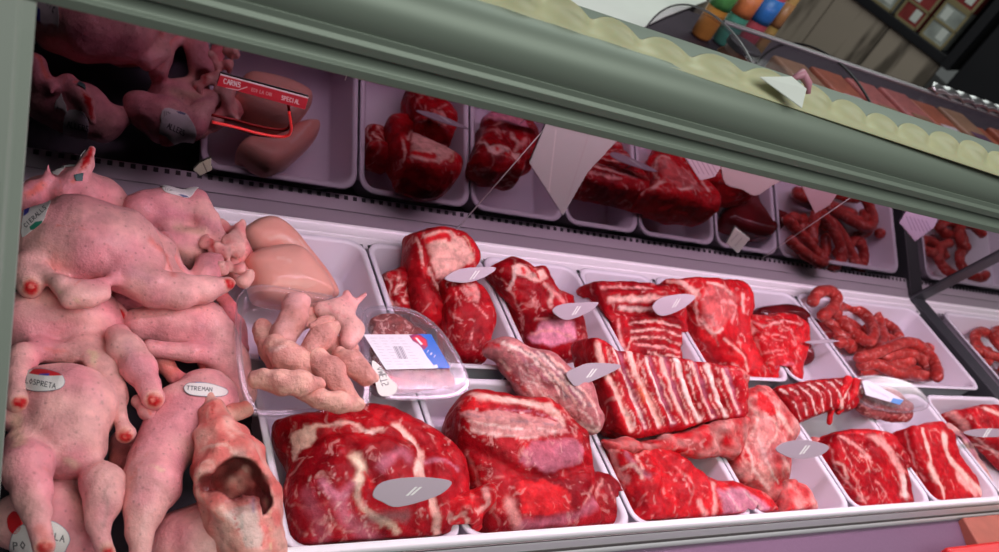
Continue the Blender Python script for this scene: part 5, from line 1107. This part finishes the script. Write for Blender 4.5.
spike_tag([(566, 373), (577, 367), (590, 363), (616, 364), (619, 368), (597, 379), (577, 386), (570, 382)], .128, 'white oval tag between the pale shank and the big rib rack')
spike_tag([(652, 307), (660, 298), (680, 294), (692, 295), (694, 299), (680, 310), (661, 316)], .105, 'pink oval tag on the small rack of ribs at the back')
spike_tag([(775, 449), (785, 442), (804, 440), (824, 444), (828, 449), (818, 456), (798, 459), (785, 456)], .115, 'white oval tag in front of the tall marbled beef piece')
spike_tag([(804, 342), (812, 340.5), (828, 339.5), (839, 341), (828, 343), (812, 344)], .095, 'thin tag seen edge-on beside the dark liver', marks=False)
spike_tag([(963, 433), (970, 430), (985, 428.5), (1008, 430), (1006, 436), (978, 437)], .095, 'pale tag lying across the bright red slab at the right end')

# ------------------------------------------------------------------ things on the mirror
mp_ = lambda off: (lambda x, y: MP(x, y, off))
def mirror_sheet(name, label, cat_, outline, bg, **k):
    o = sticker(name, None, outline, bg, where=mp_(.003), thick=.0006, step=k.pop('step', .8), **k); tag(o, label, cat_); recentre(o); return o
RB = (.50, .01, .03)
mirror_sheet('red_sign', 'narrow red sign with white lettering on the mirror at the left', 'sign', [(220.5, 74), (308.5, 97.5), (305, 109.5), (217, 85.5)], RB,
  marks=text('CARNS', (224, 78.5), (4.2, 1.05), (-.6, 4.6), .9, (.75, .7, .7)) + text('ECO LA CAN', (252, 88), (2.4, .62), (-.5, 3), .6, (.55, .3, .3)) + text('SPECIAL', (282, 95.5), (3.1, .85), (-.5, 4), .8, (.7, .6, .6)) + [([(226, 88), (238, 90), (247, 87)], .8, (.7, .6, .6))],
  fills=[([(220, 73), (309, 97), (308.5, 98.8), (219.5, 75)], (.6, .5, .5))], step=.4)
mb = MB(); mb.tube([MP(*q, .006) for q in cat([(212, 122), (235, 127), (262, 134), (284, 136.5), (291, 130), (289, 112)], 6)], .0018, 8)  # red reflection in the mirror, built as a thin solid tube
o = mb.build('red_reflection', M['redplastic'], smooth=True); tag(o, 'bent red reflection built as a rod against the mirror below the red sign', 'rod'); recentre(o)
PW = (.36, .37, .36); PL_ = (.45, .38, .42)
mirror_sheet('paper_sheet', 'large white pointed paper hanging against the mirror', 'paper', [(548, 118), (622, 136), (588, 172), (563, 216), (529, 163)], PW, marks=[([(556, 130), (548, 200)], 1, (.5, .48, .46)), ([(590, 130), (566, 205)], 1, (.34, .32, .31))])
mirror_sheet('paper_note', 'striped paper slip on the mirror right of the pointed paper', 'paper', [(679, 150), (726, 160), (715, 177), (700, 181)], PL_, marks=[([(684 + i * 5, 154 + i), (694 + i * 5, 172 + i)], .7, (.2, .14, .18)) for i in range(6)])
mirror_sheet('paper_note', 'crumpled pale paper on the mirror above the small square note', 'paper', [(728, 155), (790, 172), (772, 186), (756, 196), (742, 190), (724, 182)], (.36, .30, .30))
mirror_sheet('paper_note', 'small square pale note at the foot of the mirror, near the sausage reflection', 'paper', [(726, 243), (735, 227), (750, 239), (738, 254)], (.40, .42, .38), marks=[([(731, 241), (738, 234)], .8, (.2, .2, .2)), ([(735, 246), (742, 238)], .8, (.2, .2, .2))])
mirror_sheet('paper_note', 'pinkish pointed paper on the mirror over the sausage reflection', 'paper', [(798, 180), (840, 190), (830, 205), (815, 214)], (.30, .20, .22))
mirror_sheet('paper_note', 'lilac striped price slip at the right end of the mirror, under the rail', 'paper', [(899, 223), (907, 209), (939, 217), (934, 228), (915, 242)], (.42, .34, .46), marks=[([(906 + i * 4, 216 + i), (912 + i * 4, 230 + i * .5)], .7, (.16, .12, .2)) for i in range(6)])
mirror_sheet('paper_note', 'tiny torn white tag on the mirror above the second chicken', 'paper', [(193, 170), (200, 163), (211, 158), (212, 170), (200, 176)], (.50, .50, .38), marks=[([(203, 163), (207, 172)], 1.2, (.1, .08, .06))])
mb = MB(); a_, b_ = MP(352, 76, .001), MP(500, 112, .001); b_[1], b_[2] = a_[1], a_[2]; mb.obox(a_, b_ - a_, mn * .003, mu * .006); struct(mb.build('mirror_reflection_strip', mat('bar_reflection_tan', (.30, .22, .15), .35, .6), bevel=.001))  # tan strip laid on as the reflection of the bar's underside
GX = mat('pane_edge', (.32, .28, .28), .3)
for i, (a, b) in enumerate((((449, 238), (552, 120)), ((762, 258), (870, 184)), ((345, 80), (352, 60)))):
    mb = MB(); mb.tube([MP(*a, .001), MP(*b, .001)], .0009, 6); struct(mb.build(f'trim_mirror_joint', GX, smooth=True))
# wrapped boxes at the bottom right on the front panel
c = P(963, 516, .03)
# price paper and pink clip on the yellow edging
q0 = P(790, 96, .575); mb = MB(); mb.loft([[q0 + np.array(v) for v in ((-.035, .01, .004 + e), (.0, .012, .012 + e), (.012, .0, .010 + e), (.006, -.014, -.002 + e))] for e in (0, .0008)]); o = mb.build('paper_slip', M['paper']); tag(o, 'white folded paper slip tucked in the yellow edging', 'paper'); recentre(o)
q0 = P(800, 82, .585); mb = MB(); mb.tube([q0 + np.array(v) for v in ((-.012, 0, 0), (.0, .004, .006), (.010, .0, .001), (.012, -.006, -.006))], [.002, .005, .004, .002], 8); o = mb.build('pink_clip', mat('pink_clip', (.55, .22, .30), .4), smooth=True); tag(o, 'pink clip beside the folded paper slip on the yellow edging', 'clip'); recentre(o)
# terracotta block and red box in front
def ppanel(x, y, z): return P(x, y, z)
bp = P(975, 530, .03)
a0 = P(963, 517, .066); a1 = P(988, 560, .066)
dx = np.array([1., 0, 0]); e1 = a1 - a0; e1[2] = 0
mb = MB(); mb.obox(a0 - np.array([0, 0, .05]), e1, dx * .20, (0, 0, .05)); o = mb.build('terracotta_block', mat('terracotta', (.42, .12, .08), .6, noise=.2, nscale=40), bevel=.003); tag(o, 'brownish red block at the bottom right corner on the front panel', 'block'); recentre(o)
a0 = P(946, 546, .09); mb = MB(); mb.obox(a0 - np.array([0, .05, .03]), (.16, 0, 0), (0, .05, 0), (0, 0, .03)); o = mb.build('red_box', M['redplastic'], bevel=.006); tag(o, 'bright red plastic box edge at the very bottom right', 'box'); recentre(o)

# ------------------------------------------------------------------ light and camera
def area(name, loc, rot, sx, sy, w, col):
    l = bpy.data.lights.new(name, 'AREA'); l.shape = 'RECTANGLE'; l.size = sx; l.size_y = sy; l.energy = w; l.color = col
    o = bpy.data.objects.new(name, l); o.location = loc; o.rotation_euler = [math.radians(a) for a in rot]; COL.objects.link(o); return o
area('case_lamp', (1.02, .572, .545), (14, 0, 0), 1.65, .05, 5.7, (1, .68, .88))
area('case_lamp_next', (2.35, .572, .545), (14, 0, 0), .8, .05, 1.0, (1, .85, .9))
area('room_lamp', (.8, -.6, 2.1), (25, 0, 0), 2.5, 1.2, 32, (.95, 1, .93))
area('room_lamp_back', (2.2, 2.2, 2.15), (0, 0, 0), 3, 1.5, 36, (.9, 1, .93))
W = bpy.data.worlds.new('room_light'); SC.world = W; W.use_nodes = True
W.node_tree.nodes['Background'].inputs[0].default_value = (.80, .86, .84, 1); W.node_tree.nodes['Background'].inputs[1].default_value = .10
cam = bpy.data.cameras.new('camera'); co = bpy.data.objects.new('camera', cam); COL.objects.link(co)
cam.sensor_width = 36; cam.lens = F * 36 / 999; cam.clip_start = .02
cam.dof.use_dof = True; cam.dof.focus_distance = .95; cam.dof.aperture_fstop = 8
right, upv, back = RW[:, 0], -RW[:, 1], -RW[:, 2]
co.matrix_world = Matrix(((right[0], upv[0], back[0], 0), (right[1], upv[1], back[1], 0), (right[2], upv[2], back[2], CH), (0, 0, 0, 1)))
SC.camera = co
SC.view_settings.view_transform = 'Standard'; SC.view_settings.look = 'None'; SC.view_settings.gamma = 1; SC.view_settings.exposure = 0
SC.view_settings.use_curve_mapping = False
SC.cycles.max_bounces = 8; SC.cycles.transparent_max_bounces = 16
SC.cycles.caustics_reflective = False; SC.cycles.caustics_refractive = False
